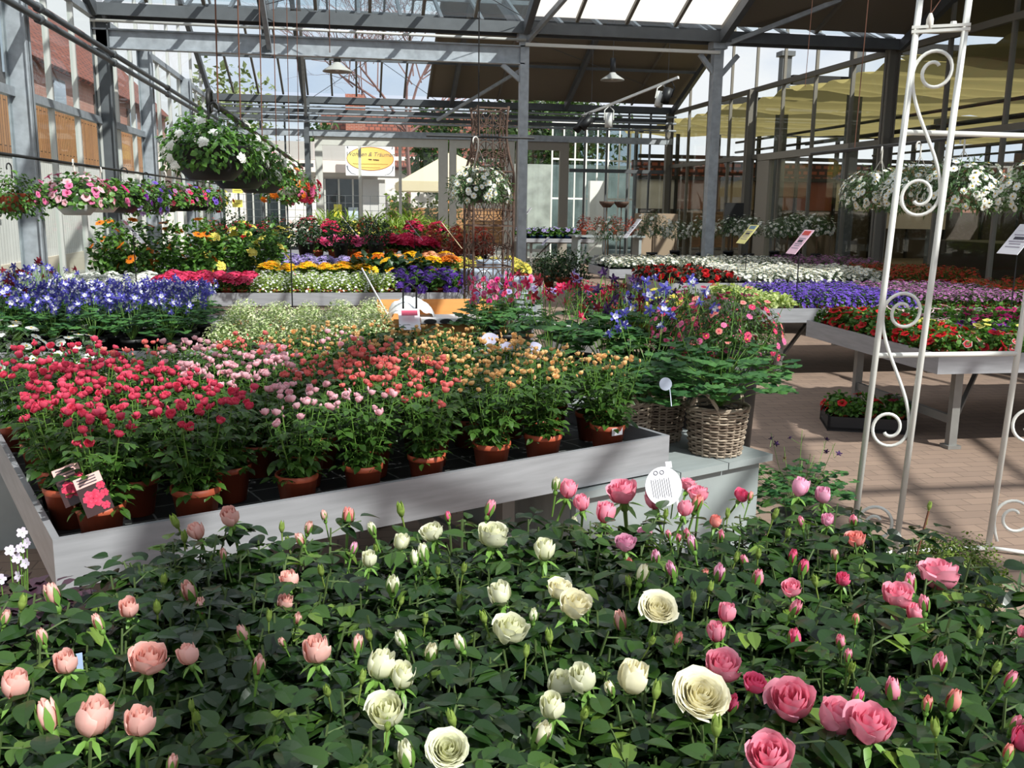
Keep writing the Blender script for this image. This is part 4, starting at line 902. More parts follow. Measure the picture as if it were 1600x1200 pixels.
def picture_tag(lab, px, py, Y, rz):
    p = aty(px, py, Y); t = thing('picture_label', lab, 'plant label', tuple(p), rz); R = Matrix.Rotation(-.35, 3, 'X').to_4x4()
    t.rotation_euler = (-.45, -.35, rz)
    g = G(); g.box((0, 0, 0), (.075, .0012, .115)); obj('card', g, plain('label_dark', (52, 26, 26), .4), t)
    g = G(); g.box((0, -.001, .042), (.073, .001, .03)); o = obj('text_panel', g, plain('label_pale_pink', (226, 178, 170), .4), t)
    for i in range(3):
        g = G(); g.box((-.003, -.002, .050-.008*i), (.05, .0006, .003)); obj('text_line', g, INK, o)
    tp = fl_ruffle(7)
    for dx, dz, r in ((-.004, -.012, .027), (.026, .016, .012), (.028, -.008, .012), (.02, -.042, .012)):
        g = G(); V = np.concatenate(tp.v)*np.array([1, 1, .06])*r; g.add(V[:, [0, 2, 1]]*np.array([1, -1, 1])+np.array([dx, -.0025, dz]), tp.f, 0, np.concatenate(tp.t)); obj('rose_picture', g, P_RED, t)
picture_tag('red rose picture label in the pot at the front left corner', 146, 772, 2.66, .2); picture_tag('red rose picture label behind the corner pot, partly hidden', 112, 757, 2.74, .2)
g = G(); g.box((0, 0, 0), (.055, .002, .03)); p = RF+E1*2.09+E2*.053; tag(obj('price_sticker', g, SIGN_W, None, loc=(p[0], p[1], .755), rot=(0, 0, RANG)), 'small white price sticker on the right-hand terracotta pot', 'sticker')
care_label('small round pale care label at the bench end roses', aty(1040, 600, 3.72), .030, (0.2, -1, .2), plain('tag_pale_blue', (200, 208, 226), .4), False)
for k, (x, y, a) in enumerate(((765, 560-22, .4), (790, 552, 1.2), (835, 552, 2.2))):
    p = aty(x, y, 4.35); tg = thing('care_label', 'pale lilac fan-shaped label among peach roses, %s from left' % ORD[k], 'plant label', tuple(p), a*.3); g = G()
    g.add([(0, 0, -.05)]+[(.055*math.sin(q), .01*math.cos(3*q), .055*math.cos(q)) for q in np.linspace(-.9, .9, 9)], [(0, i+1, i+2) for i in range(8)]); obj('card', g, plain('tag_lilac', (196, 192, 220), .4), tg); g = G(); g.bar((0, 0, -.04), (0, 0, -.2), .006, .0012, (0, 1, 0)); obj('stake', g, SIGN_W, tg)
# ------------------------------------------------------------------ grey plank stools, wicker baskets
def stool(lab, o, ang, Lx, Ly, z=.56, n=4):
    t = thing('plank_stool', lab, 'plant stool', (o[0], o[1], 0), ang)
    for i in range(n):
        w = Lx/n; g = G(); g.box(((i+.5)*w, Ly/2, z-.015), (w-.006, Ly, .03)); obj('plank', g, GREYWOOD, t)
    for y in (.05, Ly-.05):
        g = G(); g.box((Lx/2, y, z/2-.02), (Lx-.10, .03, z-.03)); obj('side_board', g, GREYWOOD, t)
    for x in (.06, Lx-.06):
        g = G(); g.box((x, Ly/2, z/2-.02), (.03, Ly-.14, z-.03)); obj('end_board', g, GREYWOOD, t)
    return t
SO = RF+E1*1.80-E2*.03; stool('grey plank stool carrying wicker baskets at the aisle', SO, RANG, 1.15, .92)
stool('grey plank stool behind the baskets with columbines and yellow daisies', np.array([.72, 5.10]), .15, 1.5, .62, .55)
WICK = ramp_mat('grey_wicker', [(0, (112, 96, 84)), (1, (182, 166, 148))], .8, 0, .2, .05)
def wicker(lab, p, rt, rb, h, rz, seed):
    t = thing('wicker_basket', lab, 'wicker basket', (p[0], p[1], p[2]), rz); rg = random.Random(seed)
    g = G(); nr = 17; nst = 22
    for i in range(nr):
        v = i/(nr-1); r = rb+(rt-rb)*v**.8; z = .008+h*v*.93; k = nst*3
        path = [((r+.0048*math.sin(pi*(j*nst/k+i))+rg.uniform(-.0009, .0009))*math.cos(2*pi*j/k), (r+.0048*math.sin(pi*(j*nst/k+i))+rg.uniform(-.0009, .0009))*math.sin(2*pi*j/k), z+rg.uniform(-.0012, .0012)) for j in range(k+1)]
        g.tube(path, .0052, 5, 0, False, rg.random())
    obj('weave', g, WICK, t, True)
    g = G()
    for j in range(nst):
        a = 2*pi*j/nst; g.tube([(rb*math.cos(a), rb*math.sin(a), 0), (rt*math.cos(a), rt*math.sin(a), h)], .005, 5, 0, False, rg.random())
    obj('stakes', g, WICK, t, True)
    g = G()
    for q in range(4):
        g.tube([((rt+.006*math.cos(q*1.57+j*.5))*math.cos(2*pi*j/60), (rt+.006*math.cos(q*1.57+j*.5))*math.sin(2*pi*j/60), h+.006*math.sin(q*1.57+j*.5)) for j in range(61)], .0055, 5, 0, False, rg.random())
    obj('rim_braid', g, WICK, t, True)
    for s in (0, pi):
        g = G()
        for q in range(3):
            g.tube([(rt*math.cos(s+(u-.5)*1.1)+.005*math.cos(q*2.1+u*14), rt*math.sin(s+(u-.5)*1.1)+.005*math.sin(q*2.1+u*14), h-.02+.095*math.sin(pi*u)**.7) for u in np.linspace(0, 1, 24)], .005, 5, 0, True, rg.random())
        obj('handle', g, WICK, t, True)
    g = G(); g.lathe([(rb*.95, .01), (rt*.93, h*.88), (.001, h*.9)], 16); obj('soil', g, SOIL, t)
    return t
B1 = (1.60, 3.90, .562); B2 = (1.42, 4.17, .562); B3 = (1.215, 4.02, .562)
wicker('grey wicker basket at the front edge of the stool', B1, .135, .112, .215, -2.45, 1)
wicker('grey wicker basket behind the front basket on the stool', B2, .12, .10, .22, .4, 2); wicker('grey wicker basket beside the bench end, half hidden', B3, .11, .095, .22, 1.2, 3)

# ------------------------------------------------------------------ plant kit
FL = {}
def fmesh(name, g, mats): FL[name] = g.mesh(name, mats, False); return FL[name]
fmesh('daisy', fl_daisy(13, 1), [W_DAISY, YC]); fmesh('funnel', fl_funnel(), [V_RED]); fmesh('star', fl_star5(), [V_PURP]); fmesh('cluster', fl_cluster(12, 2), [V_RED]); fmesh('columbine', fl_columbine(), [V_BLUE]); fmesh('ruffle', fl_ruffle(), [V_RED])
TP = dict(daisy=fl_daisy(9, 2), daisy_hi=fl_daisy(13, 1), star=fl_star5(), cluster=fl_cluster(7, 4), funnel=fl_funnel(), ruffle=fl_ruffle(5), columbine=fl_columbine())
POTS = {nm: g_pot(*d).mesh('pot', [m, SOIL], True) for nm, d, m in (('t9', (.05, .037, .085), TERRA), ('t11', (.06, .045, .10), TERRA), ('r12', (.065, .05, .11), TERRA_R), ('k11', (.06, .046, .10), POT_K), ('k14', (.075, .056, .13), POT_K), ('b11', (.06, .046, .10), POT_BLUE), ('t24', (.14, .10, .24), TERRA), ('k24', (.13, .10, .22), POT_K))}
class Kind:
    """a kind of plant: leaf meshes with flower points, pot, and how the flowers are carried"""
    def __init__(s, nm, pot, fols, leafm, stem=STEM_D, lift=0):
        s.nm, s.pot = nm, POTS.get(pot); s.h = dict(t9=.072, t11=.086, r12=.095, k11=.086, k14=.112, b11=.086, t24=.21, k24=.19).get(pot, 0)+lift
        s.fol = [(a.mesh(nm+'_foliage', [leafm, stem], False), tp) for a, tp in fols]; s.strewn = {}
    def place(s, name, lab, cat, x, y, z, group, fl=None, n=0, size=.02, mats=None, skin=None, sc=1.0, rg=RNG, part='flower', rz=None):
        t = thing(name, lab, cat, (x, y, z), rg.uniform(0, 6.28) if rz is None else rz, group, sc)
        if s.pot: link('pot', s.pot, t)
        k = rg.randrange(len(s.fol)); me, tips = s.fol[k]; link('foliage', me, t, (0, 0, s.h))
        if fl:                    # each flower a part of its own
            for p, nv in (rg.sample(tips, n) if n < len(tips) else tips):
                m = rg.choice(mats) if isinstance(mats[0], (list, tuple)) else mats
                link(part, recol(FL[fl], list(m)), t, tuple(p+np.array([0, 0, s.h])), rot_to(nv+np.array([rg.uniform(-.3, .3), rg.uniform(-.3, .3), 0]), rg.uniform(0, 6.28)), size*rg.uniform(.85, 1.15))
        if skin:                  # (template, count, size, materials): a skin of tiny flowers
            tp, cnt, size_, ms = skin; key = (k, tp, cnt, size_)+tuple(m.name for m in ms)
            if key not in s.strewn: s.strewn[key] = strew(tips[:cnt], TP[tp], size_, k).mesh('blossoms', list(ms), False)
            tag(link('blossoms', s.strewn[key], t, (0, 0, s.h)), kind='stuff')
        return t
def mk(fn, n_var, **k): return [fn(seed, **k) for seed in range(n_var)]
K_PET = Kind('petunia', 't9', mk(f_mound, 3, R=.10, H=.115, n=190, L=.032, lf=LEAF_ROUND, inner=.4, zmin=-.05, tipn=14), LF_GRN)
K_LOW = Kind('bedding_plant', 't9', mk(f_mound, 3, R=.088, H=.10, n=190, L=.024, lf=LEAF_LO, inner=.4, zmin=-.1, tipn=60), LF_GRN)
K_VAR = Kind('variegated_plant', 't9', mk(f_mound, 2, R=.09, H=.11, n=170, L=.036, lf=LEAF_ROUND, inner=.4, zmin=-.05, tipn=10), LF_VAR)
K_BELL = Kind('bellflower', 't9', mk(f_mound, 3, R=.10, H=.14, n=170, L=.024, lf=LEAF_ROUND, inner=.4, zmin=-.05, tipn=80), LF_GRN)
K_OST = Kind('osteospermum', 'r12', mk(f_mound, 3, R=.10, H=.15, n=230, L=.034, lf=LEAF_LANCE, inner=.3, zmin=0, tipn=40), LF_GRN)
K_DAI = Kind('daisy_plant', 'k11', mk(f_mound, 3, R=.11, H=.15, n=240, L=.034, lf=LEAF_LANCE, inner=.4, zmin=0, tipn=34), LF_MAR)
K_BEG = Kind('begonia', 'k11', mk(f_mound, 2, R=.13, H=.12, n=120, L=.06, lf=LEAF_MID, inner=.4, zmin=-.25, tipn=12), LF_BEG)
K_FROST = Kind('frost_spurge', 't11', mk(f_mound, 3, R=.13, H=.15, n=420, L=.022, lf=LEAF_LO, inner=.4, zmin=-.15, tipn=150), LF_FROST)
K_COL = Kind('columbine', 'k14', [f_columbine(k, .15, .22, 34, 9, .335, .052) for k in range(3)], LF_COL, STEM)
K_HEL = Kind('heliotrope', 't11', mk(f_mound, 2, R=.10, H=.14, n=90, L=.055, lf=LEAF_MID, inner=.5, zmin=-.1, tipn=10), LF_GRN)
K_CLIMB = Kind('climber', 'k14', mk(f_mound, 3, R=.17, H=.58, n=330, L=.065, lf=LEAF_MID, inner=.3, zmin=0, tipn=14), LF_GRN)
K_BUSHY = Kind('leafy_plant', 'k14', mk(f_mound, 2, R=.15, H=.22, n=110, L=.10, lf=LEAF_MID, inner=.4, zmin=0, tipn=8), LF_DK)
K_SHRUB = Kind('shrub', 'k14', mk(f_mound, 3, R=.19, H=.40, n=420, L=.05, lf=LEAF_LO, inner=.4, zmin=-.1, tipn=60), LF_DK)
K_BIG = Kind('potted_shrub', 't24', mk(f_mound, 2, R=.36, H=.62, n=600, L=.07, lf=LEAF_LO, inner=.45, zmin=-.15, tipn=60), LF_DK)
K_TOP = Kind('clipped_shrub', 'k24', mk(f_ball, 2, rad=(.24, .24, .26), zmin=-.95, n=620, L=.05, lf=LEAF_LO, tipn=20), LF_DK, lift=.2)

def bed(name, cat, desc, group, kind, x0, y0, nx, ny, dx, dy, z, opts, sc=(.94, 1.08), stag=.0, jit=.012):
    """rows of potted plants; row 1 is the nearest one"""
    for r in range(ny):
        for i in range(nx):
            if not -200 < project((x0+dx*i, y0+dy*r, z+.15))[0] < 1800: continue
            lab = '%s, %s from left%s' % (desc, ORD[i], '' if ny == 1 else ', %s row' % ORD[r])
            o = opts[(r*7+i*3+RNG.randrange(2)) % len(opts)] if isinstance(opts, list) else opts
            kind.place(name, lab, cat, x0+dx*(i+(stag if r % 2 else 0))+RNG.uniform(-jit, jit), y0+dy*r+RNG.uniform(-jit, jit), z, group, sc=RNG.uniform(*sc), **o)
ZT = .646
# petunias on the near right bench: red at the corner and left edge, then pink-white, yellow, magenta
V_PW = ramp_mat('pink_white_petunia', [(0, (150, 60, 90)), (.5, (226, 150, 170)), (1, (246, 230, 230))], .5, .25, .25)
pr_ = lambda m, n=5, s=.028: dict(fl='funnel', n=n, size=s, mats=[m])
nx, ny = 15, 10
for r in range(ny):
    for i in range(nx):
        x, y = 3.91+i*.175, 5.68+r*.178; u = i/3.0; v = r/9
        if i == 0 or (i < 3 and r > 4) or (r > 6 and i < 2): m, nm = V_RED, 'red'
        elif r < 2 and i < 4: m, nm = (V_STR, 'red-and-white striped') if (i+r) % 2 else (V_CRIM, 'dark red')
        elif r < 2: m, nm = (V_CRIM, 'dark red') if i % 3 else (V_YEL, 'yellow')
        elif r < 5 and i < 3: m, nm = (V_RED, 'red') if (i+r) % 3 else (V_YEL, 'pale yellow')
        elif r < 5: m, nm = (V_YEL, 'yellow') if (i+r) % 2 else (V_PLUM, 'purple')
        elif r < 8: m, nm = (V_PW, 'pink-and-white') if i < 5 else (V_MAG, 'magenta')
        else: m, nm = (V_PW, 'pink-and-white') if i < 7 else (V_MAG, 'magenta')
        if project((x, y, ZT))[0] > 1800: continue
        K_PET.place('petunia', '%s petunia on the near right bench, %s row, %s from left' % (nm, ORD[r], ORD[i]), 'petunia', x+RNG.uniform(-.015, .015), y+RNG.uniform(-.015, .015), ZT, 'petunias on the near right bench', sc=RNG.uniform(.95, 1.15), **pr_(m, 7, .032))
# bench with purple bellflowers
bed('variegated_plant', 'foliage plant', 'cream-edged leafy plant by the bellflower bench corner', 'variegated plants', K_VAR, 3.90, 8.43, 2, 8, .18, .18, ZT, dict())
bl_ = dict(skin=('star', 80, .017, (V_PURP,))); ml_ = dict(skin=('star', 80, .015, (V_MAUVE,))); bl2 = dict(skin=('star', 80, .017, (V_PURP,)))
bed('bellflower', 'bellflower', 'purple bellflower in the rear rows beside the cream-edged plants', 'purple bellflowers', K_BELL, 4.30, 9.22, 7, 4, .18, .19, ZT, bl2)
bed('bellflower', 'bellflower', 'purple bellflower trailing over the bench front', 'purple bellflowers', K_BELL, 4.28, 8.43, 7, 4, .18, .19, ZT, bl_)
bed('bellflower', 'bellflower', 'mauve bellflower right of the purple ones', 'mauve bellflowers', K_BELL, 5.58, 9.22, 7, 4, .175, .19, ZT, ml_)
bed('bellflower', 'bellflower', 'mauve bellflower at the bench front right', 'mauve bellflowers', K_BELL, 5.58, 8.44, 7, 4, .175, .19, ZT, dict(skin=('star', 50, .016, (V_MAUVE,))))
os_ = dict(skin=('daisy', 30, .021, (V_BRICK, DKEYE)))
bed('osteospermum', 'cape daisy', 'brick-red cape daisy in a red pot on the right', 'brick-red cape daisies', K_OST, 6.78, 8.44, 8, 7, .21, .21, ZT, dict(skin=('daisy', 16, .021, (V_BRICK, DKEYE))), (.95, 1.2))
# bench with red begonias
bed('begonia', 'begonia', 'red begonia with dark leaves at the bench corner', 'red begonias', K_BEG, 3.93, 11.38, 4, 6, .25, .23, ZT, dict(fl='ruffle', n=7, size=.042, mats=[V_RED]), (.95, 1.15))
wd = dict(skin=('daisy', 34, .026, (W_DAISY, CREAMEYE)))
bed('daisy_plant', 'daisy', 'white daisy plant right of the red begonias', 'white daisies beside the begonias', K_DAI, 4.95, 11.36, 10, 7, .21, .21, ZT, dict(skin=('daisy', 34, .032, (W_DAISY, CREAMEYE))))
bed('osteospermum', 'cape daisy', 'brick-red cape daisy far right behind the bellflowers', 'rear brick-red cape daisies', K_OST, 7.10, 11.36, 6, 7, .21, .21, ZT, os_)
# bench behind
K_WS = Kind('white_trailer', 'k11', mk(f_ball, 2, rad=(.13, .13, .15), zmin=-.5, n=200, L=.035, lf=LEAF_LO, tipn=40), LF_GREYG)
bed('daisy_plant', 'daisy', 'white daisy on the bench left of the column', 'white daisies left of the column', K_DAI, 3.95, 13.9, 8, 5, .23, .23, ZT, dict(skin=('daisy', 30, .026, (W_DAISY, YC))))
bed('daisy_plant', 'daisy', 'white daisy on the bench right of the column', 'white daisies right of the column', K_DAI, 5.80, 13.9, 5, 5, .23, .23, ZT, wd)
bed('bedding_plant', 'bedding plant', 'mauve-pink bedding plant behind the cape daisies', 'mauve-pink bedding plants', K_OST, 6.95, 13.9, 7, 5, .22, .23, ZT, dict(skin=('daisy', 34, .022, (V_MAUVE, DKEYE))))
# marguerite standards: stem, ball crown, flowers
STD = [f_ball(k, (.265, .265, .25), -.6, 900, .05, LEAF_LANCE, 46) for k in range(3)]; STM = [a.mesh('marguerite_crown', [LF_MAR]) for a, _ in STD]
STF = [strew(tp, TP['daisy'], .034, 1).mesh('blossoms', [W_DAISY, CREAMEYE]) for _, tp in STD]
def standard(lab, x, y, z0, hs, sc, k, group, fm=None, lm=None, cat='marguerite tree'):
    t = thing('marguerite_standard', lab, cat, (x, y, z0), k*1.3, group); link('pot', POTS['k24'], t, sc=.8)
    g = G(); g.tube([(0, 0, .15), (.008, 0, .15+hs*.5), (0, 0, .15+hs)], .011, 6); obj('trunk', g, WOODY, t, True)
    c = link('crown', recol(STM[k % 3], lm) if lm else STM[k % 3], t, (0, 0, .15+hs+.12*sc), (0, 0, 0), sc); tag(link('blossoms', recol(STF[k % 3], [fm, YC]) if fm else STF[k % 3], c), kind='stuff')
for n, (px, py, Y, sc) in enumerate(((950, 362, 14.8, .95), (1020, 357, 16.6, 1.15), (1056, 362, 17.4, .95), (1098, 358, 16.6, .95), (1140, 358, 17.4, 1.0), (1172, 356, 16.4, .95), (1212, 360, 17.4, .9), (1232, 357, 16.5, 1.0), (1262, 350, 17.3, .95), (1292, 356, 16.5, 1.0), (1318, 358, 17.3, .9), (1340, 356, 16.5, 1.0), (1372, 358, 17.3, 1.0))):
    p = aty(px, py, Y); zz = .646 if n == 0 else .66; standard('white marguerite standard behind the right benches, %s from left' % ORD[n], min(p[0], 8.55), p[1], zz, p[2]-zz-.27, sc, n, 'white marguerite standards')
# front cluster on the stools
K_BASK = Kind('basket_columbine', None, [f_columbine(k+20, .30, .34, 120, 7, .52, .058, .36) for k in range(2)], LF_COL, STEM)
K_BASK.place('columbine', 'lush green columbine growing out of the front wicker basket', 'columbine', B1[0]+.03, B1[1]+.05, B1[2]+.20, 'columbines on the stools')
K_BASK.place('columbine', 'blue flowering columbine in the basket behind the front one', 'columbine', B2[0]-.05, B2[1]-.03, B2[2]+.17, 'columbines on the stools', fl='columbine', n=16, size=.030, mats=[V_BLUE])
K_BASK.place('columbine', 'leafy columbine in the half-hidden basket by the bench end', 'columbine', B3[0], B3[1], B3[2]+.16, 'columbines on the stools', sc=.72)
K_ARG = Kind('pink_daisy', None, mk(f_ball, 2, rad=(.33, .33, .30), zmin=-.45, n=2600, L=.042, lf=LEAF_LANCE, tipn=130), LF_MINI)
g = G(); g.lathe([(0, 0), (.12, 0), (.15, .32), (.155, .34), (.14, .34)], 20); q = atz(1135, 560, .9)
pk = [[V_ROSE, P_PINK], [V_PINK, P_PINK], [P_CORPK, V_ROSE], [V_ROSE, YC]]
mg1 = aty(1138, 528, 4.42); mg2 = aty(1084, 512, 5.0)
t = K_ARG.place('pink_daisy', 'bushy pink marguerite behind the front wicker basket', 'marguerite', *mg1, 'marguerites by the aisle', fl='daisy', n=110, size=.021, mats=pk, sc=.80); 
g = G(); zb = -mg1[2]/.80; g.lathe([(0, zb), (.15, zb), (.19, -.30), (.20, -.1), (.18, -.1), (.001, -.12)], 20); obj('pot', g, POT_K, t, True)
K_MUM = Kind('yellow_daisy', 'k14', mk(f_ball, 1, rad=(.22, .22, .20), zmin=-.4, n=700, L=.04, lf=LEAF_LANCE, tipn=120), LF_GRN, lift=.10)
p = aty(1042, 485, 5.5); K_MUM.place('yellow_daisy', 'yellow flowered daisy mound behind the pink marguerite', 'daisy', p[0], p[1], .73, None, fl='daisy', n=120, size=.022, mats=[V_YEL, YC])
g = G(); g.box((p[0], p[1], .365), (.3, .3, .73)); tag(obj('flower_plinth', g, GREYWOOD), 'grey box plinth under the yellow daisy mound', 'plinth')
t = K_ARG.place('pink_daisy', 'bright pink daisy mound between yellow daisy and pink marguerite', 'marguerite', *mg2, 'marguerites by the aisle', fl='daisy', n=125, size=.022, mats=[[V_PINK, V_ROSE], [V_ROSE, V_ROSE]], sc=.72)
g = G(); zb = -mg2[2]/.72; g.lathe([(0, zb), (.15, zb), (.19, -.3), (.20, -.1), (.18, -.1), (.001, -.12)], 20); obj('pot', g, POT_K, t, True)
DKC = dict(fl='columbine', n=9, size=.022, mats=[[V_DKB], [V_BUR], [V_DKB]])
for n, (px, Y, z, o) in enumerate(((862, 5.25, .555, dict(fl='columbine', n=12, size=.024, mats=[[V_ROSE], [V_BUR]])), (905, 5.5, .555, dict(fl='columbine', n=12, size=.024, mats=[[V_ROSE], [V_LILA]])), (945, 5.3, .555, DKC), (975, 5.55, .555, DKC), (1005, 5.3, .555, DKC), (1035, 5.5, .555, dict(fl='columbine', n=12, size=.026, mats=[V_BLUE])))):
    p = aty(px, 500, Y); K_COL.place('columbine', 'columbine on the rear stool, %s from left' % ORD[n], 'columbine', p[0], p[1], z, 'columbines on the rear stool', sc=1.55, **o)
t = K_BASK.place('columbine', 'columbine with seed heads standing on the floor by the stool corner', 'columbine', 2.06, 3.98, .22, None, fl='columbine', n=8, size=.018, mats=[[V_DKB], [V_BUR]], sc=.8)
g = G(); g.lathe([(0, -.27), (.11, -.27), (.15, -.0), (.14, .0), (.001, -.02)], 18); obj('pot', g, POT_K, t, True)
# silver bench under the columbines
bed('columbine', 'columbine', 'blue columbine on the silver bench', 'blue columbines', K_COL, -2.12, 6.28, 5, 5, .235, .26, ZT, dict(fl='columbine', n=24, size=.030, mats=[V_BLUE]), (.90, 1.04), .3)
bed('columbine', 'columbine', 'columbine with dark red and blue flowers at the far left', 'dark columbines', K_COL, -2.75, 6.4, 3, 5, .25, .3, ZT, dict(fl='columbine', n=12, size=.026, mats=[[V_BUR], [V_BLUE], [V_BLUE]]), (1.05, 1.25))
bed('frost_spurge', 'spurge', 'pale frothy white spurge beside the blue columbines', 'frothy white spurge', K_FROST, -.86, 6.32, 5, 6, .25, .27, ZT, dict(skin=('star', 130, .007, (P_WHITE,))), (.95, 1.1))
K_COL2 = K_COL
for n, (px, py, Y) in enumerate(((752, 510, 6.2), (790, 505, 6.4), (765, 480, 7.0), (815, 500, 6.9))):
    p = aty(px, py, Y); K_SAL = K_COL.place('fuchsia', 'rosy pink flowering fuchsia near the wooden crate, %s from left' % ORD[n], 'fuchsia', min(p[0], 1.5), p[1], ZT if p[0] < 1.0 else .62, 'pink fuchsias', fl='funnel', n=24, size=.020, mats=[[V_ROSE], [V_PINK], [V_MAG], [V_LILA]], sc=1.15)
g = G(); g.box((0, 0, .0), (.5, .42, .04)); t = thing('white_plinth', 'white display plinth right of the pink fuchsias', 'plinth', (1.72, 7.3, .68)); obj('top', g, WHITE_P, t); g = G(); g.box((0, 0, -.35), (.42, .34, .66)); obj('body', g, WHITE_P, t)
# white marguerites at left edge of the rose bench back
K_DAI.place('daisy_plant', 'white daisies behind the crimson roses at the left picture edge', 'daisy', -1.62, 4.75, .70, 'white daisies at the left edge', fl='daisy', n=32, size=.015, mats=[W_DAISY, YC], sc=1.6)
K_DAI.place('daisy_plant', 'white daisies just right of those at the left picture edge', 'daisy', -1.40, 4.98, .66, 'white daisies at the left edge', fl='daisy', n=28, size=.016, mats=[W_DAISY, YC], sc=1.4)
g = G(); g.box((-1.6, 4.95, .33), (.9, .75, .66)); tag(obj('side_table', g, GREYWOOD), 'grey side table at the left end of the rose bench', 'table')
# open crate with white bags
t = thing('wooden_crate', 'orange-brown open board crate with white trays behind the roses', 'crate', (.62, 7.15, .646), .04)
for nm, c, d in (('back_board', (.05, .5, .12), (.95, .02, .24)), ('front_board', (.05, -.02, .07), (.95, .02, .14)), ('side_board', (-.42, .24, .09), (.02, .52, .18)), ('side_board', (.52, .24, .09), (.02, .52, .18)), ('bottom_board', (.05, .24, .01), (.93, .5, .02))):
    g = G(); g.box(c, d); obj(nm, g, WOODBOX, t)
g = G(); rg = random.Random(3); g.grid(lambda u, v: (-.36+.34*u+.02*math.sin(9*v), .02+.36*v, .12+.16*math.sin(pi*u)**.5*math.sin(pi*(.1+.8*v))**.6+.012*math.sin(22*u+9*v)), 16, 16)
tag(obj('plastic_bag', g, plain('white_plastic', (240, 240, 242), .35), None, True, loc=(.62, 7.1, .66)), 'crumpled white plastic bag in the orange crate', 'bag')
t = thing('pot_tray', 'white plant tray with black holes in the orange crate', 'tray', (.80, 7.18, .76)); g = G(); g.box((0, 0, .02), (.62, .28, .04)); obj('tray_body', g, plain('white_plastic', (240, 240, 242), .35), t)
for i in range(5):
    g = G(); g.lathe([(.001, .0), (.05, .0), (.045, -.012), (.001, -.012)], 14); g.v[0] = g.v[0][:, [0, 2, 1]]*np.array([1, 1, .4]); obj('hole', g, POT_K, t, loc=(-.24+i*.12, -.141, .018))
t = thing('sign_holder', 'black wire sign holder with a white and pink card in the crate', 'sign holder', (.36, 7.0, .70)); g = G(); g.tube([(0, .12, 0), (0, .10, .32), (.05, .08, .36), (.10, .10, .32), (.1, .12, .1)], .008, 6); obj('wire', g, BLACK, t, True)
g = G(); g.box((.04, .0, .10), (.16, .004, .22), np.array(Matrix.Rotation(-.9, 3, 'X'))); obj('card', g, SIGN_W, t); g = G(); g.box((.04, -.02, .15), (.12, .004, .05), np.array(Matrix.Rotation(-.9, 3, 'X'))); obj('pink_print', g, plain('print_pink', (220, 90, 120), .5), t)
g = G(); g.bar((.3, 7.4, .70), (.06, 7.9, 1.12), .008, .012); tag(obj('cane', g, SIGN_W), 'pale cane leaning against the silver bench behind the crate', 'cane')

# long silver bench (Y 10): front rows
vb = dict(fl='cluster', n=9, size=.045, mats=[V_ROSE])
bed('verbena', 'verbena', 'crimson verbena at the left end of the silver bench', 'crimson verbenas', K_LOW, -1.98, 10.15, 6, 5, .165, .19, ZT, dict(skin=('cluster', 22, .034, (V_ROSE,))), (1.1, 1.35))
bed('alyssum', 'alyssum', 'white alyssum left of the crimson verbenas', 'white alyssum', K_LOW, -3.02, 10.15, 5, 5, .19, .19, ZT, dict(skin=('cluster', 40, .026, (W_DAISY,))), (1.1, 1.3))
K_BAC = Kind('bacopa', 't9', mk(f_mound, 3, R=.088, H=.12, n=220, L=.022, lf=LEAF_ROUND, inner=.4, zmin=-.25, tipn=60), LF_YG)
bed('bacopa', 'bacopa', 'white-starred bacopa in the middle of the silver bench', 'white bacopas', K_BAC, -.98, 10.14, 9, 5, .17, .19, ZT, dict(skin=('star', 50, .011, (W_DAISY,))), (1.1, 1.3))
bed('heliotrope', 'heliotrope', 'purple heliotrope at the right end of the silver bench', 'purple heliotropes', K_HEL, .50, 10.16, 4, 6, .195, .20, ZT, dict(fl='cluster', n=7, size=.055, mats=[V_HELIO]), (1.0, 1.15))
bed('gazania', 'gazania', 'yellow gazania behind the white bacopas', 'yellow gazanias', K_LOW, -1.0, 11.2, 6, 3, .22, .22, ZT+.02, dict(skin=('daisy', 14, .032, (V_GOLD, V_ORNG))), (1.4, 1.7))
bed('sunflower', 'sunflower', 'small golden sunflower with big leaves', 'small golden sunflowers', K_BUSHY, .15, 11.3, 3, 2, .30, .28, ZT+.02, dict(fl='daisy', n=3, size=.065, mats=[V_GOLD, V_GOLD]), (1.0, 1.15))
# rear left benches
bed('climber', 'thunbergia', 'tall climber with orange flowers at the left', 'orange climbers', K_CLIMB, -2.95, 12.0, 4, 2, .36, .5, ZT, dict(fl='daisy', n=5, size=.05, mats=[V_ORNG, DKEYE]), (1.05, 1.25))
bed('climber', 'climber', 'tall green climber with yellow flowers', 'yellow climbers', K_CLIMB, -1.75, 12.5, 3, 2, .34, .5, ZT, dict(fl='cluster', n=5, size=.065, mats=[V_YEL]), (1.0, 1.2))
bed('geranium', 'geranium', 'red geranium behind the yellow climbers', 'red geraniums', K_BUSHY, -2.05, 13.9, 2, 1, .55, .3, ZT+.30, dict(fl='cluster', n=4, size=.07, mats=[V_RED]), (1.0, 1.2))
bed('lantana', 'lantana', 'yellow and orange lantana beyond the heliotropes', 'lantanas', K_LOW, .10, 12.9, 6, 4, .24, .26, ZT, [dict(skin=('cluster', 22, .036, (V_GOLD,))), dict(skin=('cluster', 22, .036, (V_ORNG,))), dict(skin=('cluster', 22, .036, (V_APRI,)))], (1.5, 1.8))
bed('daisy_plant', 'daisy', 'pale yellow daisy right of the lantanas', 'pale yellow daisies', K_OST, 1.55, 12.5, 4, 6, .24, .25, .62, dict(skin=('daisy', 30, .026, (V_YEL, YC))), (1.0, 1.2))
g = G(); g.box((1.95, 13.2, .31), (1.1, 1.7, .6)); tag(obj('low_table', g, GREYWOOD), 'low grey table under the pale yellow daisies', 'table')
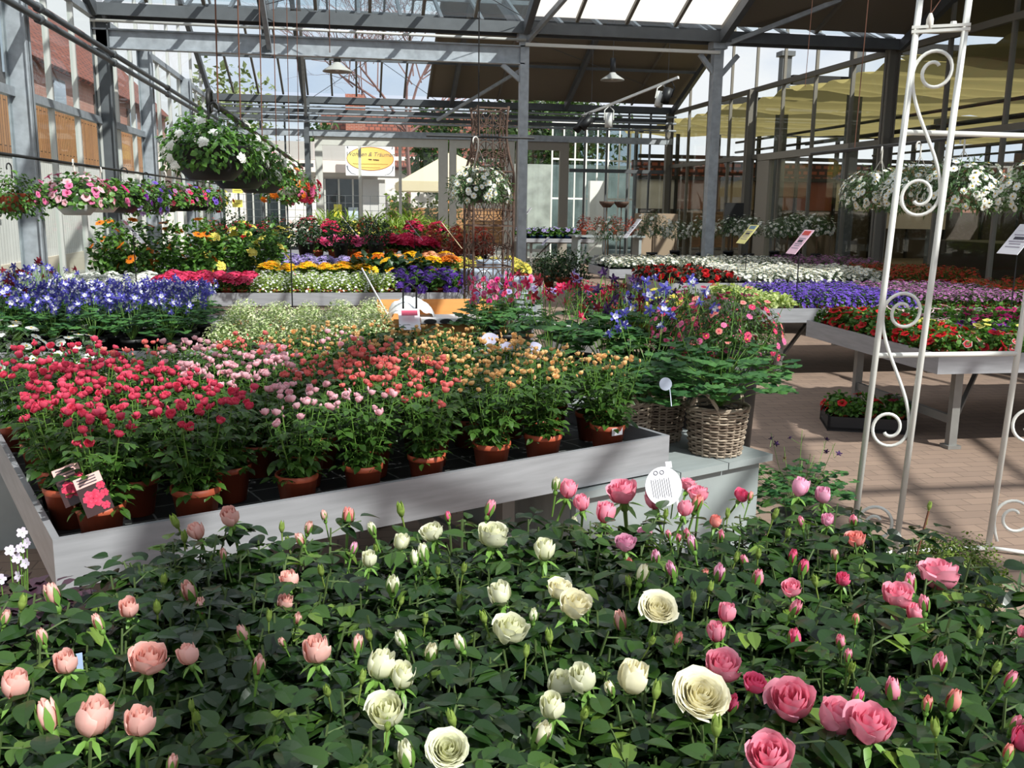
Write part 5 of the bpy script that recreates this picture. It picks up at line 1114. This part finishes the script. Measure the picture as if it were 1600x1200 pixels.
bed('shrub', 'shrub', 'clipped dark shrub behind the gazanias', 'clipped dark shrubs', K_TOP, -1.75, 14.6, 5, 1, .52, .4, ZT+.20, dict(), (.85, 1.05))
bed('lobelia', 'lobelia', 'pale lilac lobelia behind the gazanias', 'pale lilac lobelias', K_LOW, -1.1, 12.9, 5, 4, .24, .26, ZT, dict(skin=('star', 40, .022, (V_LILA,))), (1.4, 1.7))
bed('azalea', 'azalea', 'pink azalea on the farthest left bench', 'pink azaleas', K_LOW, -.62, 16.1, 4, 3, .30, .34, ZT+.05, dict(skin=('ruffle', 22, .042, (V_PINK,))), (2.0, 2.4))
bed('azalea', 'azalea', 'magenta azalea on the farthest left bench', 'magenta azaleas', K_LOW, .62, 16.1, 3, 3, .30, .34, ZT+.05, dict(skin=('ruffle', 26, .042, (V_ROSE,))), (2.0, 2.4))
bed('shrub', 'shrub', 'reddish-leaved shrub at the right of the farthest bench', 'reddish shrubs', Kind('red_shrub', 'k14', mk(f_mound, 2, R=.19, H=.45, n=420, L=.06, lf=LEAF_LO, inner=.4, tipn=60), LF_RED), 1.35, 16.2, 3, 2, .42, .6, ZT, dict(skin=('star', 30, .03, (V_BRICK,))), (1.0, 1.2))
bed('shrub', 'shrub', 'dark leafy shrub on the shrub bench', 'dark shrubs', K_SHRUB, -2.7, 19.6, 12, 2, .44, .6, ZT, [dict(), dict(skin=('star', 40, .024, (V_BRICK,))), dict(skin=('star', 30, .03, (V_YEL,))), dict(skin=('ruffle', 20, .05, (V_ROSE,)))], (1.0, 1.35))
bed('grass_plant', 'ornamental grass', 'green grassy plant before the white door', 'grassy plants', Kind('grassy', 'k14', mk(f_mound, 2, R=.24, H=.55, n=420, L=.26, lf=LEAF_THIN, inner=.1, tipn=10), LF_YG), -.6, 22.6, 6, 2, .5, .7, .5, dict(), (1.1, 1.4))
g = G(); g.box((.7, 23.0, .25), (3.6, 1.4, .5)); tag(obj('low_table', g, GREYWOOD), 'low grey table with grassy plants before the white door', 'table')
standard('dark standard tree with round crown in front of the white door', *aty(575, 360, 17.6)[:2], ZT, .35, .75, 5, 'dark standards', V_BRICK, LF_DK, 'standard tree'); standard('second dark standard tree near the left climbers', *aty(482, 362, 16.1)[:2], ZT, .30, .8, 4, 'dark standards', W_DAISY, LF_DK, 'standard tree')
# right of the aisle, far end: shrubs, shelf of blue pots
for n, (px, py, Y, s) in enumerate(((842, 428, 20.0, .8), (858, 430, 19.0, .9), (880, 425, 18.4, 1.0), (900, 420, 18.9, 1.0), (868, 415, 20.6, .9))):
    p = atz(px, py, .05); K_BIG.place('potted_shrub', 'dark bushy shrub in a terracotta pot beside the far aisle, %s from left' % ORD[n], 'shrub', aty(px, py, Y)[0], Y, .002, 'potted shrubs by the far aisle', sc=s)
t = thing('plant_shelf', 'low shelf bench carrying dark shrubs at the far aisle', 'shelf', (5.6, 20.6, 0)); g = G(); g.box((0, 0, 1.0), (1.6, .7, .04)); obj('board', g, GREYWOOD, t)
for sx in (-.7, .7): g = G(); g.box((sx, 0, .49), (.06, .6, .98)); obj('leg', g, GREYWOOD, t)
K_BZ = Kind('bronze_shrub', 't11', mk(f_mound, 2, R=.16, H=.3, n=260, L=.05, lf=LEAF_LO, inner=.4, tipn=20), LF_RED)
bed('shrub', 'shrub', 'bronze-leaved shrub on the low shelf', 'bronze shrubs', K_BZ, 5.05, 20.5, 4, 1, .36, .3, 1.022, dict(), (1.0, 1.2))
bench('aluminium bench with blue pots outside the aisle end', (4.3, 24.4), 0, 2.0, 1.3, .80, .1, .74)
bed('pansy', 'pansy', 'pale pansy in a blue pot at the aisle end', 'pansies in blue pots', Kind('pansy', 'b11', mk(f_mound, 2, R=.10, H=.14, n=110, L=.045, lf=LEAF_ROUND, inner=.4, tipn=10), LF_GRN), 4.45, 24.55, 8, 4, .23, .28, .742, dict(skin=('star', 6, .04, (V_LILA,))), (1.2, 1.5))
for n, (px, Y) in enumerate(((893, 15.0), (915, 14.4), (940, 14.7))):
    p = aty(px, 430, Y); K_BIG.place('fuchsia', 'red and white fuchsia on the floor under the bench end, %s from left' % ORD[n], 'fuchsia', p[0], Y-.9, .002, 'floor fuchsias', skin=('columbine', 50, .035, (V_ROSE,)), sc=.62)

# ------------------------------------------------------------------ hanging baskets
def bowl(r, h, col): 
    g = G(); g.lathe([(.001, 0), (r*.55, 0), (r*.85, h*.35), (r, h*.95), (r*1.03, h), (r*.95, h), (r*.9, h*.8), (.001, h*.8)], 22); return g.mesh('bowl', col, True)
HK = {}
def hanging(lab, x, y, zb, r, hb, potm, kind, zrod, hookm, group, wires=3, **fl):
    t = kind.place('hanging_basket', lab, 'hanging basket', x, y, zb, group, rz=RNG.uniform(0, 6.28), **fl)
    link('bowl', bowl(r, hb, potm), t, (0, 0, -hb*.8)); top = zrod-zb-.10
    for k in range(wires):
        a = k*2*pi/wires+.4; g = G(); g.tube([(r*.98*math.cos(a), r*.98*math.sin(a), hb*.18), (.008*math.cos(a), .008*math.sin(a), top)], .0022, 4); obj('hanger_wire', g, hookm, t)
    g = G(); g.tube([(0, 0, top-.02), (0, 0, top+.03)]+[(.028-.028*math.cos(q), 0, top+.065+.035*math.sin(q)) for q in np.linspace(0, 3.6, 9)], .006, 6); obj('hook', g, hookm, t, True)
    return t
def hk(nm, rad, zmin, n, L, lf, mat, tipn=50): return Kind(nm, None, mk(f_ball, 2, rad=rad, zmin=zmin, n=n, L=L, lf=lf, tipn=tipn), mat)
K_HD = hk('hang_daisy', (.25, .25, .19), -.6, 1900, .045, LEAF_LANCE, LF_MAR, 130); K_HP = hk('hang_petunia', (.24, .24, .17), -.35, 560, .042, LEAF_ROUND, LF_GRN, 60); K_HG = hk('hang_green', (.26, .26, .20), -.85, 900, .036, LEAF_MID, LF_GRN, 46); K_HB = hk('hang_big', (.235, .30, .185), -.5, 1500, .034, LEAF_MID, LF_GRN, 60)
# right row: white marguerites on a dark rod
g = G(); g.tube([(3.83, y, 2.11) for y in (3.6, 7.6)], .012, 8); tag(obj('hanging_rod', g, DARK, None, True), 'dark rod carrying the white marguerite baskets on the right', 'rod')
for n, (y, s, zc) in enumerate(((4.75, 1.0, 1.76), (5.55, 1.05, 1.77), (6.02, 1.0, 1.77), (6.5, .98, 1.76))):
    hanging('white marguerite hanging basket on the right, %s from right' % ORD[n], 3.83, y, zc, .13, .13, plain('clay_bowl', (176, 150, 132), .6), K_HD, 2.11, WIRE_W, 'white marguerite baskets on the right', fl='daisy', n=125, size=.0235, mats=[W_DAISY, YC], sc=s)
# left row along the glass wall
g = G(); g.tube([(-2.2, y, 1.93) for y in (5.8, 16.2)], .011, 8); tag(obj('hanging_rod', g, DARK, None, True), 'long dark rod carrying the left row of hanging baskets', 'rod')
LB = [(6.72, 'green trailing basket with few pink flowers at the left edge', K_HG, TERRA, [[V_PINK]], 6, .030, .8), (8.15, 'bright pink petunia basket in a white bowl', K_HP, POT_W, [[V_PINK], [P_MPINK]], 58, .029, 1.12), (8.95, 'white bowl basket behind the pink petunia', K_HP, POT_W, [[V_PINK], [V_MAG]], 34, .028, 1.0), (9.7, 'dark purple petunia basket beside the white bowls', K_HP, POT_K, [[V_PLUM], [V_BUR]], 26, .030, 1.1), (10.7, 'lilac-blue trailing basket in the left row', K_HG, POT_K, [[V_PURP], [V_LILA]], 44, .030, 1.05), (11.8, 'mauve flowering basket after the lilac one', K_HP, POT_K, [[V_MAUVE], [V_BUR]], 36, .030, 1.2), (13.0, 'pink and purple flowering basket', K_HP, POT_K, [[V_MAUVE], [V_ROSE]], 34, .030, 1.2), (14.3, 'wine-red flowering basket near the rod end', K_HP, POT_K, [[V_BUR], [V_PURP]], 34, .030, 1.2), (15.6, 'red and yellow basket in a white bowl at the rod end', K_HG, POT_W, [[V_RED], [V_YEL]], 24, .030, 1.1)]
for n, (y, lab, k, pot, ms, nf, s_, sc) in enumerate(LB):
    hanging(lab, -2.2, y, 1.66, .16, .15, pot, k, 1.93, WIRE_W if n in (1, 2, 5, 8) else BLACK, 'hanging baskets along the left rod', fl='funnel' if 'lilac' not in lab else 'star', n=nf, size=s_, mats=ms, sc=sc)
# middle row under the roof
g = G(); g.tube([(-.68, 4.95, 2.13)]+[(-.68, y, 2.13) for y in (5, 9, 13.2)], .016, 8); g.tube([(-.68, 4.95+.05*math.cos(a)-.05, 2.13+.05*math.sin(a)) for a in np.linspace(0, 6.2, 14)], .012, 6)
tag(obj('hanging_rod', g, DARK, None, True), 'dark rod with curled end carrying the middle hanging baskets', 'rod')
MB_ = [(4.85, 'large white-flowered basket in a black bowl, nearest of the middle rod', K_HB, POT_K, [[W_DAISY]], 24, .020, .95, 1.88), (6.0, 'white-flowered basket second along the middle rod', K_HB, POT_K, [[W_DAISY]], 30, .020, .98, 1.86), (7.3, 'white-flowered basket third along the middle rod', K_HB, POT_K, [[W_DAISY], [P_MPINK]], 40, .020, 1.0, 1.85), (9.3, 'orange flowering basket in a white bowl', K_HG, POT_W, [[V_ORNG], [V_BRICK]], 22, .036, .95, 1.82), (11.6, 'pink geranium basket in a terracotta bowl at the middle rod end', K_HG, TERRA, [[V_ROSE], [V_PINK]], 14, .05, 1.0, 1.80), (12.9, 'red flowering basket behind the pink geranium basket', K_HG, TERRA, [[V_BRICK], [V_ROSE]], 14, .04, .9, 1.80)]
for n, (y, lab, k, pot, ms, nf, s_, sc, zc) in enumerate(MB_):
    hanging(lab, -.68, y, zc, .20, .17, pot, k, 2.13, BLACK, 'hanging baskets on the middle rod', fl='cluster' if n else 'cluster', n=nf, size=s_*1.3, mats=ms, sc=sc)
for n, (x, y) in enumerate(((-.68, 5.2), (-.68, 6.2), (-.66, 7.4), (-.68, 9.0), (-.68, 10.8), (-.68, 12.6), (3.83, 6.9), (3.83, 4.2), (-.2, 9.8), (5.4, 11.0))):
    z0 = 2.13 if x < 0 and x < -.5 else 2.1 if x == 3.83 else 3.1
    g = G(); g.tube([(x, y, z0), (x+.05, y, roof_z(y)-.05)], .004, 4); tag(obj('suspension_cord', g, CORD_B), 'thin brown cord hanging from the roof, %s of the cords' % ORD[n], 'cord', 'suspension cords')
# white marguerite ball behind the iron obelisk
hanging('white marguerite basket hanging behind the rusty iron obelisk', 1.03, 7.9, 1.78, .14, .14, POT_K, K_HD, 2.2, WIRE_W, None, fl='daisy', n=120, size=.0235, mats=[W_DAISY, YC], sc=1.0)
g = G(); g.tube([(.6, 7.9, 2.2), (1.5, 7.9, 2.2)], .01, 6); g.tube([(1.03, 7.9, 2.2), (1.03, 7.9, 5.9)], .005, 4); tag(obj('basket_bar', g, DARK), 'short dark bar hung over the obelisk basket', 'bar')

# ------------------------------------------------------------------ iron obelisk, white rose arch
def scroll(w, h, turns=1.35, n=34, flip=1):
    """S scroll in a panel of width w and height h (x across, z up), point symmetric"""
    R0 = w*.49; pts = []
    cx, cz = w*.5, h-R0*1.3
    for i in range(n):
        u = i/(n-1); a = -.6+(1-u)*0-2*pi*turns*(1-u)*-1
        r = R0*(.30+.70*u**.75); th = pi+2*pi*turns*(1-u)*-1
        pts.append((cx+r*math.cos(th), cz+r*math.sin(th)*1.3))
    low = [(w-x, h-z) for x, z in pts][::-1]
    a, b_ = pts[-1], low[0]; mid = []
    for i in range(1, 12):
        u = i/12; e = u*u*(3-2*u); mid.append((a[0]+(b_[0]-a[0])*e, a[1]+(b_[1]-a[1])*u))
    return pts+mid+low
arch = thing('rose_arch', 'white metal rose arch with scrolls standing in the aisle', 'rose arch', (2.33, 3.93, 0))
AT, AW = .0122, .020
def arch_tube(nm, a, b, r=AT): g = G(); g.tube([a, b], r, 10); return obj(nm, g, WHITE_P, arch, True)
ax1, ax2, bx1, bx2, dy = 0, .165, .73, .895, -.10
LEAN = .04
L_ = lambda x, z, y=0: (x+LEAN*z, y, z)
for x, y in ((ax1, 0), (ax2, dy), (bx1, 0), (bx2, dy)): arch_tube('upright', L_(x, 0, y), L_(x, 2.9, y), .0145)
for z in (.02, .99, 1.99): arch_tube('cross_bar', L_(ax1, z), L_(bx1, z))
for z in (.02,): arch_tube('cross_bar', L_(ax1, z), L_(ax2, z, dy), .010); arch_tube('cross_bar', L_(bx1, z), L_(bx2, z, dy), .010)
for x in (ax1, bx1):
    g = G(); q = np.array(L_(x, 2.43)); q2 = np.array(L_(x+.165, 2.43, dy)); d = q2-q; g.bar(q-d*.1, q2+d*.1, .035, .012); g.bar(q-d*.1+np.array([0, 0, -.018]), q2+d*.1+np.array([0, 0, -.018]), .035, .012)
    for f_ in (.25, .75): c = q+d*f_; g.lathe([(.0, .02), (.012, .018), (.014, .006)], 8, c); 
    o = obj('joint_plate', g, WHITE_P, arch)
    for z0, z1 in ((1.62, 2.34), (.56, 1.29), (-.12, .36)):
        hh = z1-z0; sc_ = scroll(.150, hh if z0 > 0 else .70)
        pts = [(x+.0075+u, dy*(u/.165), z0+(v if z0 > 0 else v-.30)) for u, v in sc_]; pts = [p for p in pts if p[2] > .02]
        g = G(); g.tube([L_(p[0], p[2], p[1]) for p in pts], .0078, 8); obj('scroll', g, WHITE_P, arch, True)
t = thing('cord_toggle', 'small cream toggle on a looped cord by the arch top', 'cord', tuple(aty(1453, 34, 3.9))); g = G(); g.lathe([(.001, -.035), (.014, -.03), (.015, .01), (.006, .035)], 10); obj('toggle', g, WIRE_W, t, True)
g = G(); g.tube([(0, 0, .03), (-.01, 0, .3), (.0, 0, .7)], .0022, 4); g.tube([(0, 0, .03), (.06, 0, .12), (.12, 0, .35), (.14, 0, .7)], .0022, 4); obj('loop', g, CORD_B, t)
ob = thing('iron_obelisk', 'rusty iron trellis obelisk with scrolls beside the silver bench', 'trellis', (1.32, 9.3, 0), .1)
W2 = .20
def waist(z): return W2 if z < 1.95 else W2-(z-1.95)/.62*.05*(1+.0) - .035*math.sin((z-1.95)/.62*pi)
for sx in (-1, 1):
    for sy_ in (-1, 1):
        g = G(); g.tube([(sx*waist(z), sy_*waist(z), z) for z in np.linspace(0, 2.58, 26)], .0125, 6); obj('corner_bar', g, RUST, ob, True)
for z in (.35, 1.05, 1.45, 1.97, 2.56):
    w = waist(z); g = G()
    for a, b_ in (((-w, -w), (w, -w)), ((w, -w), (w, w)), ((w, w), (-w, w)), ((-w, w), (-w, -w))): g.bar((*a, z), (*b_, z), .014, .014)
    obj('ring_bar', g, RUST, ob)
for face in range(4):
    Rf = rotz(face*pi/2)
    for z0, z1 in ((.4, .72), (.72, 1.04), (1.08, 1.42), (1.48, 1.72), (1.72, 1.95), (2.0, 2.26), (2.26, 2.54)):
        for sgn in (-1, 1):
            w = waist((z0+z1)/2); pts = scroll(w*.95, z1-z0, 1.1, 16)
            g = G(); g.tube([tuple(Rf @ np.array([sgn*(u+.006), -w, z0+v])) for u, v in pts], .0045, 4); obj('scroll', g, RUST, ob, True)
    g = G(); g.tube([tuple(Rf @ np.array([0, -waist(z), z])) for z in np.linspace(.05, 2.5, 18)], .0055, 5); obj('centre_bar', g, RUST, ob)
for n, (x, y, h_) in enumerate(((1.42, 10.75, .92), (1.86, 10.6, .84), (1.65, 11.15, 1.0))):
    t = thing('zinc_planter', 'grey zinc planter behind the obelisk, %s from left' % ('first', 'third', 'second')[n], 'planter', (x, y, 0), 0, 'zinc planters'); g = G(); g.lathe([(0, 0), (.17, 0), (.205, h_*.6), (.21, h_-.03), (.225, h_), (.2, h_), (.19, h_*.9), (.001, h_*.9)], 24); 
    obj('body', g, plain('zinc', (186, 196, 210), .4, .5, var=.1), t, True)
    for zz in (.55, .8): g = G(); rr = .206 if zz > .6 else .2; g.tube([(rr*1.02*math.cos(a), rr*1.02*math.sin(a), h_*zz) for a in np.linspace(0, 6.2832, 25)], .006, 5); obj('hoop', g, plain('zinc', (186, 196, 210), .4, .5), t, True)

# ------------------------------------------------------------------ price signs on poles
def price_sign(lab, px, py, Y, col, side, zfoot, w=.20, L=.30, head=None, tx=None):
    p = aty(px, py, Y); t = thing('price_sign', lab, 'price sign', (p[0], p[1], zfoot), 0); h_ = p[2]-zfoot
    g = G(); g.tube([(0, 0, 0), (0, 0, h_-.03)], .006, 6); obj('pole', g, BLACK, t); g = G(); g.lathe([(0, 0), (.04, 0), (.04, .01), (.001, .012)], 12); obj('foot', g, BLACK, t)
    up = np.array([side*.62, 0, .78]); yv = np.array([0, -side*1.0, 0]); nv = np.cross(yv, up) ; R = np.stack([yv, up, nv], 1)
    if np.linalg.det(R) < 0: R[:, 0] *= -1
    b_ = link('board', None, t, (0, 0, h_)); b_.rotation_euler = Matrix(R.tolist()).to_euler()
    g = G(); g.box((0, 0, 0), (w, L, .006)); obj('panel', g, col, b_)
    s_ = 1 if R[:, 2][0]*-side > 0 else -1
    g = G(); g.box((0, L*.36, s_*.0042), (w*.7, L*.17, .002)); obj('picture', g, head or plain('print_pink', (220, 90, 120), .5), b_)
    for i, (v, ww, hh) in enumerate(((.14, .7, .012), (.03, .5, .03), (-.08, .75, .010), (-.16, .55, .010), (-.26, .7, .008))):
        g = G(); g.box((0, L*v, s_*.004), (w*ww, hh, .001)); obj('print_line', g, plain('print_grey', (150, 140, 156), .6) if i != 1 else INK, b_)
price_sign('pink price sign on a pole over the purple bellflowers', 1250, 378, 8.75, SIGN_P, 1, .646, head=plain('print_red', (200, 60, 50), .5)); price_sign('yellow price sign on a pole over the white daisies', 1168, 366, 11.5, SIGN_Y, 1, .646, .26, .3, plain('print_blue', (120, 150, 170), .5))
price_sign('white price sign cut by the right picture edge', 1592, 374, 7.25, SIGN_W, 1, .646, .26, .32, SIGN_W); price_sign('narrow white price sign among the marguerite standards', 988, 357, 13.9, SIGN_W, 1, .646, .2, .36, SIGN_W)
price_sign('white price sign leaning over the orange climbers at the left', 208, 362, 10.1, SIGN_W, -1, .646, .16, .3, plain('print_rose', (214, 140, 150), .5)); price_sign('price sign seen edge-on above the white bacopas', 470, 440, 10.5, SIGN_W, -1, .646, .08, .26); price_sign('lilac price sign leaning before the reddish shrubs', 648, 360, 15.6, plain('sign_lilac', (206, 200, 226), .5), -1, .646, .12, .42, SIGN_W)
price_sign('narrow cream price sign near the pale yellow daisies', 706, 368, 13.2, plain('sign_cream', (232, 226, 190), .5), -1, .646, .06, .46, SIGN_W); price_sign('pale price sign before the pink azaleas', 545, 352, 16.0, SIGN_W, -1, .646, .08, .42); price_sign('small white sign at the blue pots', 824, 332, 24.9, SIGN_W, 1, .742, .25, .32, SIGN_W)
price_sign('small lilac sign among the potted shrubs', 852, 377, 18.2, plain('sign_lilac', (206, 200, 226), .5), 1, .0, .2, .2, SIGN_W)
g = G(); g.tube([(0, 0, 0), (0, 0, .66)], .006, 6); p = aty(456, 450, 7.95); tag(obj('sign_pole', g, BLACK, None, loc=(p[0], p[1], .646)), 'black sign pole rising from the frothy white spurge', 'pole')

# ------------------------------------------------------------------ lamps, track, stand, planters, shrub, floor crate
def bell_lamp(lab, p, zc):
    t = thing('bell_lamp', lab, 'pendant lamp', tuple(p)); g = G(); g.lathe([(.045, .34), (.06, .30), (.06, .12), (.09, .08), (.26, -.03), (.265, -.05), (.25, -.045), (.08, .06)], 24); obj('shade', g, plain('lamp_grey', (170, 170, 166), .45), t, True)
    g = G(); g.lathe([(0, .42), (.062, .42), (.064, .10), (.0, .10)], 18); obj('gear_housing', g, BLACK, t, True); g = G(); g.lathe([(.0, -.04), (.035, -.03), (.04, .02), (.03, .08)], 14); obj('bulb', g, plain('bulb_white', (236, 232, 220), .3), t, True)
    g = G(); g.tube([(0, 0, .42), (0, 0, zc-p[2])], .008, 6); obj('suspension_rod', g, DARK, t)
bell_lamp('grey bell pendant lamp under the clear glass roof', aty(527, 108, 18.0), 5.6); bell_lamp('dark bell pendant lamp under the opaque roof', aty(957, 122, 21.0), 6.4)
t = thing('light_track', 'white diagonal track rail under the opaque roof', 'light track', tuple(aty(910, 181, 20.6))); pa, pb = aty(910, 181, 20.6), aty(1060, 121, 18.6); g = G(); g.bar((0, 0, 0), tuple(pb-pa), .05, .05); obj('rail', g, WHITE_P, t)
for q in (.1, .9):
    d = (pb-pa)*q; g = G(); g.tube([tuple(d), (d[0], d[1], roof_z(pa[1]+d[1])-pa[2])], .006, 4); obj('suspension_wire', g, DARK, t)
for n, (q, m, lab, tilt) in enumerate(((.30, WHITE_P, 'white track spotlight in the middle of the diagonal rail', 0), (.85, WHITE_P, 'white track spotlight near the upper rail end', .2), (.93, BLACK, 'black track spotlight at the upper rail end', .3), (.06, BLACK, 'black track spotlight at the lower rail end', .7), (.13, BLACK, 'second black track spotlight near the lower rail end', .7))):
    p = pa+(pb-pa)*q; t = thing('track_spotlight', lab, 'spotlight', (p[0], p[1], p[2]-.06)); t.rotation_euler = (0, tilt, 0); g = G(); g.lathe([(0, -.10), (.085, -.10), (.085, -.40), (.078, -.40), (.06, -.2), (0, -.2)], 18); obj('can', g, m, t, True)
    g = G(); g.tube([(-.1, 0, -.25), (-.1, 0, -.05), (0, 0, .04), (.1, 0, -.05), (.1, 0, -.25)], .012, 6); obj('bracket', g, m, t)
t = thing('notice_stand', 'black notice board on a stand beside the taupe door', 'notice board', tuple(aty(1144, 375, 19.0)*np.array([1, 1, 0]))); g = G(); g.box((0, 0, 1.45), (.42, .04, .62)); obj('board', g, BLACK, t); g = G(); g.tube([(0, 0, 0), (0, 0, 1.2)], .015, 6); g.box((0, 0, .015), (.35, .3, .03)); obj('stand', g, DARK, t)
t = thing('planter_stand', 'pair of dark wire bowls on stalks near the far bench', 'planter stand', tuple(aty(958, 330, 22.0)*np.array([1, 1, 0])))
for dx in (-.16, .2):
    g = G(); g.lathe([(0, 0), (.09, .01), (.17, .10), (.185, .15), (.17, .15), (.001, .12)], 18); obj('bowl', g, RUST, t, True, loc=(dx, 0, 1.62)); g = G(); g.tube([(dx, 0, 0), (dx, 0, 1.63)], .012, 6); obj('stalk', g, RUST, t)
g = G(); g.box((0, 0, 0), (.9, .5, 1.5)); p = aty(1025, 340, 21.6); tag(obj('display_box', g, plain('cardboard', (150, 132, 112), .8), None, loc=(p[0], p[1], .752)), 'large brown cardboard display box behind the marguerite standards', 'box')
K_BOX = Kind('box_bush', None, mk(f_ball, 1, rad=(.21, .21, .18), zmin=-.8, n=8000, L=.017, lf=LEAF_LO, tipn=10), leafmat('box_leaf', (44, 68, 24), (116, 136, 52)))
bb = atz(1482, 908, .19); t = K_BOX.place('box_bush', 'round small-leaved box bush at the foot of the rose arch', 'box bush', *bb[:2], .19, None); g = G(); g.lathe([(0, -.19), (.11, -.19), (.14, -.06), (.001, -.06)], 18); obj('pot', g, POT_K, t, True)
K_WIL = Kind('willow_leaf', None, mk(f_mound, 1, R=.22, H=.42, n=180, L=.10, lf=LEAF_THIN, inner=.3, tipn=4), LF_GREYG)
p = atz(1600, 935, .45); t = K_WIL.place('lavender', 'thin grey-green leaved plant at the right picture edge', 'lavender', p[0]+.10, p[1]-.05, .22, None); g = G(); g.lathe([(0, -.22), (.10, -.22), (.13, .0), (.001, .0)], 16); obj('pot', g, POT_K, t, True)
p = aty(1452, 790, 2.9); q0 = np.array([2.02, 2.75, .0]); t = thing('young_rose', 'single tall rose shoot with a green bud above the box bush', 'rose', (p[0]-.02, p[1], 0)); h_ = p[2]; g = G(); g.tube([(0, 0, .2), (-.01, 0, h_*.7), (.02, 0, h_-.02)], .004, 5); obj('shoot', g, plain('brown_shoot', (110, 70, 50), .7), t); link('rose_bud', gbud, t, (.02, 0, h_-.01), (0, .1, 0), .028); link('pot', POTS['k24'], t)
g = G(); rg = random.Random(8)
for k in range(14): a = rg.uniform(0, 6.28); zz = rg.uniform(.62, .86)*h_; g.inst(LEAF_HI, basis((math.cos(a), math.sin(a), rg.uniform(-.3, .2)), (0, 0, 1)), (.02*math.cos(a), .02*math.sin(a), zz), rg.uniform(.045, .07), 0, rg.random())
obj('foliage', g, LF_ROSE, t)
t = thing('plant_tray', 'black plastic tray of red flowers on the floor under the bench', 'plant tray', (3.88, 6.5, 0), -.35); g = G(); g.box((0, 0, .015), (.62, .42, .03))
for x_, y_, a_, b_ in ((0, .2, .62, .02), (0, -.2, .62, .02), (.3, 0, .02, .42), (-.3, 0, .02, .42)): g.box((x_, y_, .06), (a_, b_, .10))
obj('tray_body', g, POT_K, t)
for r in range(2):
    for i in range(3):
        l = rotz(-.35) @ np.array([-.2+i*.2, -.1+r*.2, .03])
        K_PET.place('petunia', 'red petunia in the black floor tray, %s of the %s row' % (ORD[i], ('near', 'far')[r]), 'petunia', 3.88+l[0], 6.5+l[1], .03, 'petunias in the floor tray', sc=1.15, **pr_(V_RED if i < 2 else V_BUR, 4, .03))

# ------------------------------------------------------------------ daylight
sun = bpy.data.lights.new('sun', 'SUN'); sun.energy = SUN_E; sun.angle = .012; sun.color = (1, .955, .88)
so = bpy.data.objects.new('sun', sun); C.objects.link(so)
az, el = math.radians(SUN_AZ), math.radians(SUN_EL)        # azimuth from straight behind the camera towards the right
dirv = Vector((math.sin(az)*math.cos(el), -math.cos(az)*math.cos(el), math.sin(el))); so.rotation_euler = dirv.to_track_quat('Z', 'Y').to_euler(); so.location = (5, -10, 20)
w = bpy.data.worlds.new('sky'); scene.world = w; w.use_nodes = True; nt = w.node_tree; nt.nodes.clear()
out = nt.nodes.new('ShaderNodeOutputWorld'); bg = nt.nodes.new('ShaderNodeBackground'); tc = nt.nodes.new('ShaderNodeTexCoord'); nz = nt.nodes.new('ShaderNodeTexNoise'); nz.inputs['Scale'].default_value = 2.6; nz.inputs['Detail'].default_value = 7; nz.inputs['Roughness'].default_value = .55
mp = nt.nodes.new('ShaderNodeMapping'); mp.inputs['Scale'].default_value = (1, 1, 2.2); rp = nt.nodes.new('ShaderNodeValToRGB'); rp.color_ramp.elements[0].position = .36; rp.color_ramp.elements[0].color = (.62, .71, .86, 1); rp.color_ramp.elements[1].position = .54; rp.color_ramp.elements[1].color = (.93, .94, .97, 1)
nt.links.new(tc.outputs['Generated'], mp.inputs[0]); nt.links.new(mp.outputs[0], nz.inputs['Vector']); nt.links.new(nz.outputs[0], rp.inputs[0]); nt.links.new(rp.outputs[0], bg.inputs[0]); bg.inputs[1].default_value = SKY_E; nt.links.new(bg.outputs[0], out.inputs[0])
scene.view_settings.view_transform = 'Standard'; scene.view_settings.look = 'None'; scene.view_settings.gamma = 1; scene.view_settings.use_curve_mapping = False; scene.view_settings.exposure = EXPO
cy_ = scene.cycles; cy_.max_bounces = 6; cy_.diffuse_bounces = 3; cy_.glossy_bounces = 2; cy_.transmission_bounces = 3; cy_.transparent_max_bounces = 20; cy_.caustics_reflective = False; cy_.caustics_refractive = False
